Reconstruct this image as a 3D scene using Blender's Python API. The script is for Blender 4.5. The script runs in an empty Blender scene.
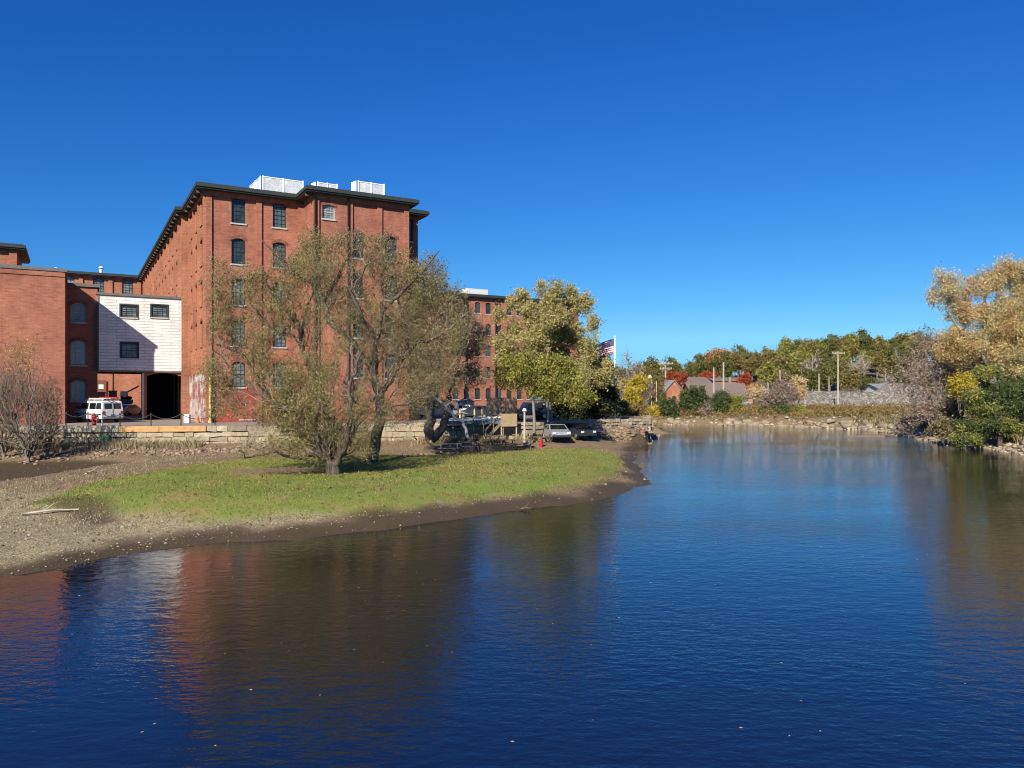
import bpy, math, random
import numpy as np
from mathutils import Vector, Matrix

# ------------------------------------------------------------------ camera, sky, sun, exposure
scene = bpy.context.scene
COL = scene.collection
F = 769.0          # focal length in pixels of a 1024 wide picture
HOR = 395.0        # horizon row
CAMZ = 5.0
cam_data = bpy.data.cameras.new('camera')
cam_data.sensor_width = 36.0
cam_data.lens = 36.0 * F / 1024.0
cam_data.shift_y = (HOR - 384.0) / 1024.0
cam_data.clip_end = 6000
cam = bpy.data.objects.new('camera', cam_data)
cam.location = (0, 0, CAMZ)
cam.rotation_euler = (math.radians(90), 0, 0)
COL.objects.link(cam)
scene.camera = cam

SUN_AZ, SUN_EL = 200.0, 31.0      # compass direction of the sun (from +Y clockwise), elevation
world = bpy.data.worlds.new("World")
scene.world = world
world.use_nodes = True
wn = world.node_tree.nodes
sky = wn.new('ShaderNodeTexSky')
sky.sky_type = 'NISHITA'
sky.sun_disc = False
sky.sun_elevation = math.radians(SUN_EL)
sky.sun_rotation = math.radians(SUN_AZ)
sky.altitude = 0
sky.air_density = 1.0
sky.dust_density = 0.0
sky.ozone_density = 4.5
EXPO, SKY_S = 0.6, 0.088
# tone of the clear autumn sky: a per-channel curve over the physical sky colour
wl = world.node_tree.links
sep = wn.new('ShaderNodeSeparateColor'); com = wn.new('ShaderNodeCombineColor')
wl.new(sky.outputs[0], sep.inputs[0])
for ch, (gain, power, top) in enumerate(((0.82, 1.75, 0.52), (1.0, 1.25, 0.75), (1.22, 0.85, 0.85))):
    prev_ = sep.outputs[ch]
    for op, val in (('MULTIPLY', 0.088), ('MINIMUM', top), ('POWER', power), ('MULTIPLY', gain / (SKY_S * 2 ** EXPO))):
        nd = wn.new('ShaderNodeMath'); nd.operation = op; nd.inputs[1].default_value = val
        wl.new(prev_, nd.inputs[0]); prev_ = nd.outputs[0]
    wl.new(prev_, com.inputs[ch])
wl.new(com.outputs[0], wn['Background'].inputs[0])
wn['Background'].inputs[1].default_value = SKY_S

sl = bpy.data.lights.new('sun', 'SUN')
sl.energy = 4.9
sl.angle = math.radians(0.53)
sl.color = (1.0, 0.93, 0.80)
sun = bpy.data.objects.new('sun', sl)
az, el = math.radians(SUN_AZ), math.radians(SUN_EL)
to_sun = Vector((math.sin(az) * math.cos(el), math.cos(az) * math.cos(el), math.sin(el)))
sun.rotation_euler = to_sun.to_track_quat('Z', 'Y').to_euler()
sun.location = (-30, -60, 60)
COL.objects.link(sun)
vs = scene.view_settings
vs.view_transform = 'Standard'
vs.look = 'None'
vs.exposure = EXPO
vs.gamma = 1.0
vs.use_curve_mapping = False
scene.cycles.max_bounces = 6
scene.cycles.diffuse_bounces = 1
scene.cycles.filter_width = 1.05
scene.cycles.transparent_max_bounces = 4
scene.cycles.sample_clamp_indirect = 6.0
scene.cycles.caustics_reflective = False
scene.cycles.caustics_refractive = False

# ------------------------------------------------------------------ helpers
def ray(px, py, z):
    """ground point of a photo pixel when its height is z"""
    Y = (CAMZ - z) * F / (py - HOR)
    return ((px - 512) / F * Y, Y)

def at(px, Y):
    return (px - 512) / F * Y

def zat(py, Y):
    return CAMZ + (HOR - py) / F * Y

def prop(o, label=None, cat=None, group=None, kind=None):
    if label: o['label'] = label
    if cat: o['category'] = cat
    if group: o['group'] = group
    if kind: o['kind'] = kind
    return o

def empty(name, loc, label, cat, group=None, rz=0.0):
    o = bpy.data.objects.new(name, None)
    COL.objects.link(o)
    o.location = loc
    o.rotation_euler = (0, 0, rz)
    o.empty_display_size = 0.3
    return prop(o, label, cat, group)

def wloc(o):
    v = Vector((0, 0, 0))
    while o is not None:
        v = v + o.location
        o = o.parent
    return v

def autouv(me):
    n = len(me.polygons)
    if n == 0: return
    uv = me.uv_layers.new(name='UVMap')
    nl = len(me.loops)
    vi = np.empty(nl, dtype=np.int32); me.loops.foreach_get('vertex_index', vi)
    co = np.empty(len(me.vertices) * 3, dtype=np.float32); me.vertices.foreach_get('co', co); co = co.reshape(-1, 3)
    nr = np.empty(n * 3, dtype=np.float32); me.polygons.foreach_get('normal', nr); nr = nr.reshape(-1, 3)
    tot = np.empty(n, dtype=np.int32); me.polygons.foreach_get('loop_total', tot)
    pi = np.repeat(np.arange(n), tot)
    N = nr[pi]; P = co[vi]
    flat = np.abs(N[:, 2]) > 0.85
    t = np.stack([-N[:, 1], N[:, 0]], 1)
    ln = np.maximum(np.linalg.norm(t, axis=1), 1e-6)
    t = t / ln[:, None]
    u = (P[:, :2] * t).sum(1); v = P[:, 2].copy()
    u[flat] = P[flat, 0]; v[flat] = P[flat, 1]
    uv.data.foreach_set('uv', np.stack([u, v], 1).astype(np.float32).ravel())

class MB:
    """collects faces and links them as one mesh object"""
    def __init__(s):
        s.v = []; s.f = []
    def quad(s, a, b, c, d):
        i = len(s.v); s.v += [a, b, c, d]; s.f.append((i, i + 1, i + 2, i + 3))
    def poly(s, pts):
        i = len(s.v); s.v += list(pts); s.f.append(tuple(range(i, i + len(pts))))
    def box(s, x0, x1, y0, y1, z0, z1, M=None):
        p = [(x0, y0, z0), (x1, y0, z0), (x1, y1, z0), (x0, y1, z0), (x0, y0, z1), (x1, y0, z1), (x1, y1, z1), (x0, y1, z1)]
        if M is not None: p = [tuple(M @ Vector(q)) for q in p]
        i = len(s.v); s.v += p
        for f in ((0, 3, 2, 1), (4, 5, 6, 7), (0, 1, 5, 4), (1, 2, 6, 5), (2, 3, 7, 6), (3, 0, 4, 7)):
            s.f.append(tuple(i + k for k in f))
    def bar(s, a, b, w, h=None):
        """square bar from a to b"""
        a = Vector(a); b = Vector(b); h = h or w
        d = (b - a); L = d.length
        if L < 1e-6: return
        q = d.to_track_quat('X', 'Z').to_matrix().to_4x4()
        s.box(0, L, -w / 2, w / 2, -h / 2, h / 2, Matrix.Translation(a) @ q)
    def tube(s, pts, rad, n=8, caps=True):
        pts = [Vector(p) for p in pts]
        if not hasattr(rad, '__len__'): rad = [rad] * len(pts)
        rings = []
        up = Vector((0, 0, 1))
        for i, p in enumerate(pts):
            d = (pts[min(i + 1, len(pts) - 1)] - pts[max(i - 1, 0)]).normalized()
            a = d.cross(up if abs(d.z) < 0.95 else Vector((1, 0, 0))).normalized(); b = d.cross(a)
            i0 = len(s.v)
            for k in range(n):
                t = 2 * math.pi * k / n
                s.v.append(tuple(p + (a * math.cos(t) + b * math.sin(t)) * rad[i]))
            rings.append(i0)
        for r0, r1 in zip(rings, rings[1:]):
            for k in range(n):
                s.f.append((r0 + k, r0 + (k + 1) % n, r1 + (k + 1) % n, r1 + k))
        if caps:
            s.f.append(tuple(rings[0] + k for k in range(n)))
            s.f.append(tuple(rings[-1] + k for k in reversed(range(n))))
    def prism(s, pts, z0, z1):
        n = len(pts)
        a = sum(pts[i][0] * pts[(i + 1) % n][1] - pts[(i + 1) % n][0] * pts[i][1] for i in range(n))
        if a < 0: pts = pts[::-1]
        s.poly([(p[0], p[1], z1) for p in pts]); s.poly([(p[0], p[1], z0) for p in pts[::-1]])
        for i in range(n):
            p, q = pts[i], pts[(i + 1) % n]
            s.quad((p[0], p[1], z0), (q[0], q[1], z0), (q[0], q[1], z1), (p[0], p[1], z1))
    def extr(s, prof, y0, y1, M=None):
        """profile in x,z extruded along y"""
        n = len(prof)
        a = [(x, y0, z) for x, z in prof]; b = [(x, y1, z) for x, z in prof]
        fc = [a, b[::-1]]
        for i in range(n):
            j = (i + 1) % n
            fc.append([a[j], a[i], b[i], b[j]])
        for f in fc:
            s.poly([tuple(M @ Vector(q)) for q in f] if M is not None else f)
    def build(s, name, mat, parent=None, smooth=False, local=False, bevel=0):
        me = bpy.data.meshes.new(name)
        v = s.v
        if parent is not None and not local:
            w = wloc(parent); v = [(p[0] - w.x, p[1] - w.y, p[2] - w.z) for p in v]
        me.from_pydata(v, [], s.f)
        me.materials.append(mat)
        autouv(me)
        if smooth: me.polygons.foreach_set('use_smooth', [True] * len(me.polygons))
        o = bpy.data.objects.new(name, me)
        COL.objects.link(o)
        if parent is not None: o.parent = parent
        if bevel:
            m = o.modifiers.new('bevel', 'BEVEL'); m.width = bevel; m.segments = 2; m.limit_method = 'ANGLE'
        return o

def fastmesh(name, V, Fq, mat, parent=None, smooth=False, loc=None):
    """numpy mesh: V (n,3), Fq (m,k)"""
    me = bpy.data.meshes.new(name)
    V = np.asarray(V, dtype=np.float32); Fq = np.asarray(Fq, dtype=np.int32)
    me.vertices.add(len(V)); me.vertices.foreach_set('co', V.ravel())
    m, k = Fq.shape
    me.loops.add(m * k); me.loops.foreach_set('vertex_index', Fq.ravel())
    me.polygons.add(m)
    me.polygons.foreach_set('loop_start', np.arange(0, m * k, k, dtype=np.int32))
    me.polygons.foreach_set('loop_total', np.full(m, k, dtype=np.int32))
    if smooth: me.polygons.foreach_set('use_smooth', np.ones(m, dtype=bool))
    me.update(calc_edges=True)
    me.materials.append(mat)
    o = bpy.data.objects.new(name, me)
    COL.objects.link(o)
    if parent is not None: o.parent = parent
    return o

def copy_thing(root, loc=None, rz=None, scale=None, label=None, parent=None, group=None):
    c = root.copy(); COL.objects.link(c); c.parent = parent
    if loc is not None: c.location = loc
    if rz is not None: c.rotation_euler = (0, 0, rz)
    if scale is not None: c.scale = scale if hasattr(scale, '__len__') else (scale,) * 3
    if label: c['label'] = label
    if group: c['group'] = group
    for ch in list(root.children):
        copy_thing(ch, parent=c)
    return c

# ------------------------------------------------------------------ materials
class NT:
    def __init__(s, name):
        s.m = bpy.data.materials.new(name); s.m.use_nodes = True
        s.t = s.m.node_tree; s.b = s.t.nodes['Principled BSDF']
        s.b.inputs['Specular IOR Level'].default_value = 0.3
    def n(s, typ, **kw):
        nd = s.t.nodes.new(typ)
        for k, v in kw.items():
            if k.startswith('_'): setattr(nd, k[1:], v)
            else: nd.inputs[k.replace('__', ' ')].default_value = v
        return nd
    def l(s, a, b): s.t.links.new(a, b)
    def noise(s, scale, detail=4, rough=0.6, coord='Object', vec=None, stretch=None):
        tc = s.n('ShaderNodeTexCoord')
        src = tc.outputs[coord]
        if stretch:
            mp = s.n('ShaderNodeMapping'); mp.inputs['Scale'].default_value = stretch
            s.l(src, mp.inputs[0]); src = mp.outputs[0]
        nz = s.n('ShaderNodeTexNoise'); nz.inputs['Scale'].default_value = scale
        nz.inputs['Detail'].default_value = detail; nz.inputs['Roughness'].default_value = rough
        s.l(src, nz.inputs['Vector'])
        return nz.outputs['Fac']
    def ramp(s, fac, stops):
        r = s.n('ShaderNodeValToRGB'); e = r.color_ramp.elements
        while len(e) < len(stops): e.new(0.5)
        for i, (p, c) in enumerate(stops):
            e[i].position = p; e[i].color = (*c, 1) if len(c) == 3 else c
        s.l(fac, r.inputs[0]); return r.outputs[0]
    def mix(s, fac, a, b, mode='MIX'):
        m = s.n('ShaderNodeMix'); m.data_type = 'RGBA'; m.blend_type = mode
        for sock, v in ((m.inputs[0], fac), (m.inputs[6], a), (m.inputs[7], b)):
            if hasattr(v, 'is_linked'): s.l(v, sock)
            elif hasattr(v, '__len__'): sock.default_value = (*v, 1) if len(v) == 3 else v
            else: sock.default_value = v
        return m.outputs[2]
    def math(s, op, a, b=None):
        m = s.n('ShaderNodeMath'); m.operation = op
        for sock, v in ((m.inputs[0], a), (m.inputs[1], b)):
            if v is None: continue
            if hasattr(v, 'is_linked'): s.l(v, sock)
            else: sock.default_value = v
        return m.outputs[0]
    def bump(s, h, strength, dist):
        b = s.n('ShaderNodeBump'); b.inputs['Strength'].default_value = strength; b.inputs['Distance'].default_value = dist
        s.l(h, b.inputs['Height']); s.l(b.outputs[0], s.b.inputs['Normal'])
    def done(s, col=None, rough=None, metal=None):
        if col is not None:
            if hasattr(col, 'is_linked'): s.l(col, s.b.inputs['Base Color'])
            else: s.b.inputs['Base Color'].default_value = (*col, 1)
        if rough is not None: s.b.inputs['Roughness'].default_value = rough
        if metal is not None: s.b.inputs['Metallic'].default_value = metal
        return s.m

def plain(name, col, rough=0.7, metal=0.0, var=0.18, scale=6.0, bump=0.0):
    t = NT(name)
    nz = t.noise(scale)
    lo = tuple(c * (1 - var) for c in col); hi = tuple(min(1, c * (1 + var)) for c in col)
    c = t.ramp(nz, [(0.3, lo), (0.7, hi)])
    if bump: t.bump(nz, 0.6, bump)
    return t.done(c, rough, metal)

def brick_mat(name, c1, c2, mortar, painted=None, bw=0.21, bh=0.075, stain=0.5, calm=0.0):
    t = NT(name)
    tc = t.n('ShaderNodeTexCoord')
    br = t.n('ShaderNodeTexBrick')
    br.inputs['Scale'].default_value = 1.0
    br.inputs['Brick Width'].default_value = bw; br.inputs['Row Height'].default_value = bh
    br.inputs['Mortar Size'].default_value = bh * 0.11; br.inputs['Mortar Smooth'].default_value = 0.3
    br.inputs['Color1'].default_value = (*c1, 1); br.inputs['Color2'].default_value = (*c2, 1); br.inputs['Mortar'].default_value = (*mortar, 1)
    t.l(tc.outputs['UV'], br.inputs['Vector'])
    big = t.noise(0.35, 6, 0.65)
    fine = t.noise(1.0, 5, 0.75, coord='UV', stretch=(1.1, 6.5, 1))
    col = t.mix(1.0 - calm, br.outputs['Color'], t.ramp(big, [(0.3, (0.66, 0.64, 0.64)), (0.5, (0.98, 0.98, 0.98)), (0.72, (1.2, 1.22, 1.2))]), 'MULTIPLY')
    col = t.mix(1.0 - calm, col, t.ramp(fine, [(0.28, (0.6, 0.56, 0.55)), (0.5, (1, 1, 1)), (0.72, (1.2, 1.22, 1.24))]), 'MULTIPLY')
    # old lime streaks running down the wall
    st = t.noise(1.3, 5, 0.7, stretch=(1.4, 1.4, 0.12))
    fac = t.ramp(st, [(0.60, (0, 0, 0)), (0.78, (stain, stain, stain))])
    col = t.mix(fac, col, (0.42, 0.30, 0.25))
    st2 = t.noise(0.9, 6, 0.75, stretch=(1.1, 1.1, 0.18))
    col = t.mix(t.ramp(st2, [(0.56, (0, 0, 0)), (0.74, (.55 if stain else 0,) * 3)]), col, (0.15, 0.065, 0.045))
    if painted:
        pn = t.noise(1.1, 5, 0.7, stretch=(1.2, 1.2, 0.5))
        col = t.mix(t.ramp(pn, [(0.42, (0, 0, 0)), (0.55, (1, 1, 1))]), col, painted)
    t.bump(br.outputs['Fac'], 0.4, -0.01)
    return t.done(col, 0.88)

M = {}
M['brick'] = brick_mat('old_red_brick', (0.42, 0.125, 0.065), (0.30, 0.085, 0.05), (0.34, 0.22, 0.17))
M['brick_left'] = brick_mat('red_orange_brick', (0.40, 0.125, 0.07), (0.31, 0.092, 0.055), (0.32, 0.2, 0.15), stain=0.15)
M['brick_side'] = brick_mat('orange_brick', (0.44, 0.15, 0.07), (0.33, 0.105, 0.055), (0.38, 0.25, 0.18), stain=0.6)
M['brick_dark'] = brick_mat('dark_brick_lintel', (0.24, 0.075, 0.05), (0.18, 0.06, 0.04), (0.2, 0.13, 0.1))
M['brick_paint'] = brick_mat('brick_with_peeling_white_paint', (0.36, 0.11, 0.08), (0.3, 0.09, 0.06), (0.3, 0.2, 0.17), painted=(0.5, 0.47, 0.44))
M['brick_red'] = brick_mat('painted_red_brick', (0.42, 0.09, 0.06), (0.34, 0.075, 0.05), (0.36, 0.1, 0.08), stain=0.25)
M['shingle'] = brick_mat('white_painted_shingle', (0.82, 0.81, 0.77), (0.70, 0.70, 0.67), (0.45, 0.46, 0.46), bw=1.7, bh=0.3, stain=0.0, calm=0.55)
M['roof'] = plain('tar_roof', (0.06, 0.06, 0.06), 0.9)
M['cornice'] = plain('dark_painted_cornice', (0.035, 0.045, 0.042), 0.6)
M['bracket'] = plain('brown_bracket_wood', (0.13, 0.085, 0.06), 0.8)
M['trim'] = plain('grey_trim_board', (0.14, 0.14, 0.135), 0.7)
M['winframe'] = plain('dark_window_frame', (0.03, 0.035, 0.035), 0.5)
M['winlight'] = plain('pale_window_frame', (0.42, 0.43, 0.42), 0.6)
M['sill'] = plain('granite_sill', (0.45, 0.43, 0.4), 0.8)
M['white'] = plain('white_paint', (0.78, 0.78, 0.76), 0.5, var=0.06)
M['offwhite'] = plain('weathered_white', (0.62, 0.6, 0.55), 0.7, var=0.12)
M['yellow'] = plain('pale_yellow_paint', (0.62, 0.47, 0.17), 0.6)
M['concrete'] = plain('concrete', (0.42, 0.37, 0.28), 0.9, scale=1.6, bump=0.02)
M['asphalt'] = plain('asphalt', (0.26, 0.225, 0.185), 0.95, scale=1.2)
M['roadasphalt'] = plain('road_asphalt', (0.1, 0.1, 0.1), 0.95, scale=1.2)
M['timber'] = plain('orange_timber', (0.52, 0.30, 0.13), 0.8, scale=2.5)
M['deckwood'] = plain('weathered_deck_wood', (0.40, 0.29, 0.17), 0.85, scale=3)
M['greywood'] = plain('grey_weathered_wood', (0.22, 0.18, 0.14), 0.9, scale=3)
M['polewood'] = plain('pole_wood', (0.33, 0.28, 0.22), 0.9, scale=3)
M['steel'] = plain('dull_steel', (0.32, 0.33, 0.34), 0.45, 0.6)
M['darkmetal'] = plain('dark_metal', (0.04, 0.045, 0.05), 0.5, 0.3)
M['blacktyre'] = plain('tyre_rubber', (0.02, 0.02, 0.02), 0.85)
M['red'] = plain('red_paint', (0.38, 0.03, 0.04), 0.45, var=0.1)
M['orange'] = plain('orange_plastic', (0.7, 0.14, 0.03), 0.5, var=0.1)
M['carwhite'] = plain('white_car_paint', (0.7, 0.7, 0.69), 0.3, var=0.05)
M['cardark'] = plain('dark_car_paint', (0.03, 0.035, 0.045), 0.25, var=0.1)
M['carsilver'] = plain('silver_car_paint', (0.35, 0.37, 0.4), 0.3, 0.3, var=0.05)
M['bluegrey'] = plain('blue_grey_paint', (0.12, 0.17, 0.22), 0.6)
M['teal'] = plain('teal_hull', (0.07, 0.19, 0.19), 0.35, var=0.1)
M['green_paint'] = plain('green_paint', (0.22, 0.34, 0.13), 0.8)
M['flagred'] = plain('flag_red', (0.5, 0.04, 0.06), 0.8, var=0.05)
M['flagwhite'] = plain('flag_white', (0.75, 0.73, 0.72), 0.8, var=0.05)
M['flagblue'] = plain('flag_blue', (0.03, 0.04, 0.14), 0.8, var=0.05)
M['shingle_roof'] = plain('brown_asphalt_roof', (0.20, 0.15, 0.12), 0.9, scale=2)
M['grey_roof'] = plain('grey_metal_roof', (0.27, 0.26, 0.25), 0.6, scale=1)
M['black'] = plain('painted_shade_black', (0.012, 0.012, 0.012), 0.95)  # near-black colour stands in for deep shade, in the vault and under the platform
M['driftwood'] = plain('bleached_driftwood', (0.42, 0.37, 0.29), 0.9, scale=4)

def glass_mat(name, col, rough=0.08):
    t = NT(name)
    t.b.inputs['Specular IOR Level'].default_value = 0.6
    oi = t.n('ShaderNodeObjectInfo')
    nz = t.noise(1.4, 2)
    t.bump(nz, 0.15, 0.02)
    c_ = t.ramp(t.noise(0.9, 2), [(0.35, tuple(c * 0.4 for c in col)), (0.65, col)])
    c_ = t.mix(t.ramp(oi.outputs['Random'], [(0.45, (0, 0, 0)), (1.0, (.5, .5, .5))]), c_, tuple(min(1, c * 2.6 + .02) for c in col))
    return t.done(c_, rough)
M['sillbrick'] = plain('worn_brick_sill', (0.3, 0.14, 0.09), 0.9)
M['glass'] = glass_mat('window_glass', (0.05, 0.065, 0.07))
M['glasspale'] = glass_mat('pale_window_glass', (0.22, 0.24, 0.24), 0.15)  # paler, slightly rougher glass for some of the panes
M['glasscar'] = glass_mat('car_glass', (0.012, 0.015, 0.018), 0.05)

def stone_mat(name, stops, scale=1.1, moss=0.0):
    t = NT(name)
    geo = t.n('ShaderNodeNewGeometry')
    base = t.ramp(geo.outputs['Random Per Island'], stops)
    nz = t.noise(scale * 3, 6, 0.7)
    col = t.mix(1.0, base, t.ramp(nz, [(0.3, (0.6, 0.58, 0.55)), (0.65, (1.15, 1.15, 1.12))]), 'MULTIPLY')
    t.bump(t.noise(scale * 6, 6, 0.7), 0.7, 0.04)
    return t.done(col, 0.92)
M['stone'] = stone_mat('granite_blocks', [(0, (0.34, 0.27, 0.18)), (0.5, (0.46, 0.38, 0.27)), (1, (0.24, 0.19, 0.14))])
M['rock'] = stone_mat('shore_rock', [(0, (0.26, 0.17, 0.12)), (0.5, (0.36, 0.26, 0.19)), (1, (0.14, 0.10, 0.075))])
M['palerock'] = stone_mat('pale_rock', [(0, (0.36, 0.29, 0.20)), (0.5, (0.48, 0.41, 0.30)), (1, (0.22, 0.17, 0.12))])
M['pebble'] = stone_mat('pebbles', [(0, (0.08, 0.06, 0.035)), (0.5, (0.25, 0.205, 0.13)), (0.85, (0.40, 0.34, 0.24)), (1, (0.55, 0.48, 0.37))])

def bark_mat(name, col, col2):
    t = NT(name)
    nz = t.noise(5, 6, 0.7, stretch=(1, 1, 0.25))
    t.bump(nz, 0.8, 0.03)
    return t.done(t.ramp(nz, [(0.3, col), (0.7, col2)]), 0.95)
M['bark_dark'] = bark_mat('dark_bark', (0.045, 0.035, 0.028), (0.15, 0.12, 0.095))
M['bark_grey'] = bark_mat('grey_bark', (0.14, 0.12, 0.105), (0.30, 0.27, 0.24))
M['bark_willow'] = bark_mat('willow_bark', (0.035, 0.027, 0.02), (0.16, 0.13, 0.10))
M['twigs'] = bark_mat('tan_grey_twigs', (0.17, 0.13, 0.09), (0.36, 0.29, 0.21))
M['bark_twig'] = bark_mat('brown_grey_twigs', (0.085, 0.07, 0.05), (0.25, 0.215, 0.165))
M['bark_pale'] = bark_mat('pale_bark', (0.24, 0.22, 0.2), (0.46, 0.43, 0.40))

def leaf_mat(name, stops, transl=0.3, clump=0.5):
    t = NT(name)
    geo = t.n('ShaderNodeNewGeometry')
    big = t.noise(clump, 3, 0.6)
    f = t.math('ADD', t.math('MULTIPLY', geo.outputs['Random Per Island'], 0.62), t.math('MULTIPLY', t.ramp(big, [(0.3, (0, 0, 0)), (0.7, (1, 1, 1))]), 0.38))
    col = t.ramp(f, stops)
    t.done(col, 0.6)
    t.b.inputs['Specular IOR Level'].default_value = 0.2
    tr = t.n('ShaderNodeBsdfTranslucent'); t.l(col, tr.inputs['Color'])
    ms = t.n('ShaderNodeMixShader'); ms.inputs[0].default_value = transl
    out = t.t.nodes['Material Output']
    t.l(t.b.outputs[0], ms.inputs[1]); t.l(tr.outputs[0], ms.inputs[2]); t.l(ms.outputs[0], out.inputs['Surface'])
    return t.m
M['leaf_willow'] = leaf_mat('olive_willow_leaves', [(0.1, (0.11, 0.105, 0.03)), (0.5, (0.27, 0.235, 0.085)), (0.9, (0.46, 0.36, 0.17))])
M['leaf_olive'] = leaf_mat('dull_olive_leaves', [(0.1, (0.10, 0.09, 0.035)), (0.5, (0.25, 0.205, 0.10)), (0.9, (0.45, 0.35, 0.21))])
M['leaf_maple'] = leaf_mat('golden_green_leaves', [(0.1, (0.20, 0.19, 0.06)), (0.45, (0.42, 0.38, 0.15)), (0.9, (0.62, 0.48, 0.20))])
M['leaf_green'] = leaf_mat('yellow_green_leaves', [(0.1, (0.12, 0.13, 0.025)), (0.5, (0.27, 0.27, 0.06)), (0.9, (0.45, 0.38, 0.10))])
M['leaf_dark'] = leaf_mat('dark_evergreen_leaves', [(0.1, (0.018, 0.03, 0.014)), (0.5, (0.045, 0.06, 0.025)), (0.9, (0.14, 0.12, 0.06))], 0.15)
M['leaf_gold'] = leaf_mat('golden_autumn_leaves', [(0.1, (0.30, 0.23, 0.09)), (0.45, (0.56, 0.45, 0.2)), (0.9, (0.74, 0.58, 0.32))])
M['leaf_orange'] = leaf_mat('orange_autumn_leaves', [(0.1, (0.3, 0.13, 0.05)), (0.5, (0.52, 0.27, 0.11)), (0.9, (0.64, 0.42, 0.22))])
M['leaf_red'] = leaf_mat('red_autumn_leaves', [(0.1, (0.18, 0.035, 0.02)), (0.5, (0.38, 0.07, 0.035)), (0.9, (0.5, 0.16, 0.06))])
M['leaf_pink'] = leaf_mat('pinkish_brown_leaves', [(0.1, (0.2, 0.13, 0.1)), (0.5, (0.33, 0.24, 0.18)), (0.9, (0.48, 0.38, 0.28))])
M['leaf_blond'] = leaf_mat('blond_leaves', [(0.1, (0.4, 0.27, 0.13)), (0.5, (0.62, 0.45, 0.24)), (0.9, (0.7, 0.56, 0.34))])
M['leaf_yellow'] = leaf_mat('yellow_leaves', [(0.1, (0.25, 0.19, 0.02)), (0.5, (0.5, 0.38, 0.03)), (0.9, (0.62, 0.5, 0.1))])
M['leaf_forest'] = leaf_mat('forest_green_leaves', [(0.1, (0.05, 0.065, 0.018)), (0.5, (0.13, 0.14, 0.035)), (0.9, (0.26, 0.22, 0.07))])
M['leaf_forest2'] = leaf_mat('forest_olive_leaves', [(0.1, (0.09, 0.085, 0.025)), (0.5, (0.22, 0.18, 0.055)), (0.9, (0.36, 0.26, 0.10))])
M['leaf_shrub'] = leaf_mat('green_shrub_leaves', [(0.1, (0.03, 0.05, 0.018)), (0.5, (0.09, 0.125, 0.04)), (0.9, (0.18, 0.2, 0.07))])
M['leaf_weed'] = leaf_mat('weed_leaves', [(0.1, (0.10, 0.085, 0.03)), (0.5, (0.25, 0.17, 0.06)), (0.9, (0.38, 0.26, 0.10))])
M['grassblade'] = leaf_mat('grass_blades', [(0.1, (0.12, 0.145, 0.025)), (0.5, (0.235, 0.255, 0.05)), (0.9, (0.43, 0.36, 0.14))], 0.3)
M['drygrass'] = leaf_mat('dry_stems', [(0.1, (0.22, 0.17, 0.09)), (0.5, (0.36, 0.29, 0.16)), (0.9, (0.5, 0.42, 0.26))], 0.2)
M['leaf_litter'] = leaf_mat('brown_leaf_litter', [(0.1, (0.09, 0.055, 0.03)), (0.5, (0.2, 0.125, 0.06)), (0.9, (0.32, 0.22, 0.11))], 0.1)
# ------------------------------------------------------------------ terrain
def polydist(P, poly, closed=True):
    """signed distance of points P (n,2) to polygon: positive outside"""
    poly = np.asarray(poly, float)
    d = np.full(len(P), 1e9); inside = np.zeros(len(P), bool)
    n = len(poly)
    for i in range(n if closed else n - 1):
        a = poly[i]; b = poly[(i + 1) % n]
        ab = b - a; ap = P - a
        t = np.clip((ap @ ab) / max(ab @ ab, 1e-9), 0, 1)
        q = ap - t[:, None] * ab
        d = np.minimum(d, np.hypot(q[:, 0], q[:, 1]))
        if closed:
            c = (a[1] > P[:, 1]) != (b[1] > P[:, 1])
            xi = a[0] + (P[:, 1] - a[1]) / ((b[1] - a[1]) if abs(b[1] - a[1]) > 1e-9 else 1e-9) * ab[0]
            inside ^= c & (P[:, 0] < xi)
    if closed: d = np.where(inside, -d, d)
    return d

shore_px = [(0, 578), (60, 568), (130, 553), (200, 545), (300, 540), (380, 530), (450, 520), (520, 511), (590, 503), (630, 494), (648, 483), (645, 470), (634, 459), (636, 450), (651, 441), (656, 434)]
far_px = [(690, 425), (730, 425.5), (800, 427), (860, 430), (905, 434), (918, 438), (938, 443), (985, 448), (1024, 455)]
RIVER = [(-90, -90), (-70, -10), (-40, 10), (-24, 17)] + [ray(x, y, 0) for x, y in shore_px] + [(20.5, 100), (22.5, 118), (24, 131)] + [ray(x, y, 0) for x, y in far_px] + [(52, 48), (75, 32), (95, 0), (110, -90)]
WALL = [(-90, 57.5), (-37.5, 62), (-30, 63), (-22, 64.5), (-14, 67), (-6, 69.5), (1, 71.5), (6, 77), (11, 80.5), (15.0, 83.5)]
LOT = WALL + [(16.2, 92), (17.5, 110), (19, 132), (22, 400), (22, 2500), (-2500, 2500), (-2500, 57.5)]
def pxpoly(pts, z): return [ray(x, y, z) for x, y in pts]
GRASS = pxpoly([(30, 500), (90, 478), (200, 461), (300, 454), (420, 455), (520, 449), (590, 446), (618, 449), (623, 457), (612, 470), (560, 482), (480, 490), (400, 501), (300, 507), (200, 510)], 0.85)
GRAVEL = pxpoly([(-300, 470), (0, 492), (110, 498), (250, 508), (400, 506), (520, 494), (560, 488), (540, 493), (420, 510), (300, 523), (200, 531), (100, 545), (0, 570), (-300, 640)], 0.35)
CREEK = pxpoly([(-500, 462), (0, 463), (90, 461), (135, 464), (75, 472), (0, 484), (-500, 500)], 0.12)
CREEK2 = pxpoly([(30, 508), (60, 506), (110, 514), (118, 526), (90, 530), (60, 518)], 0.25)

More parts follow.
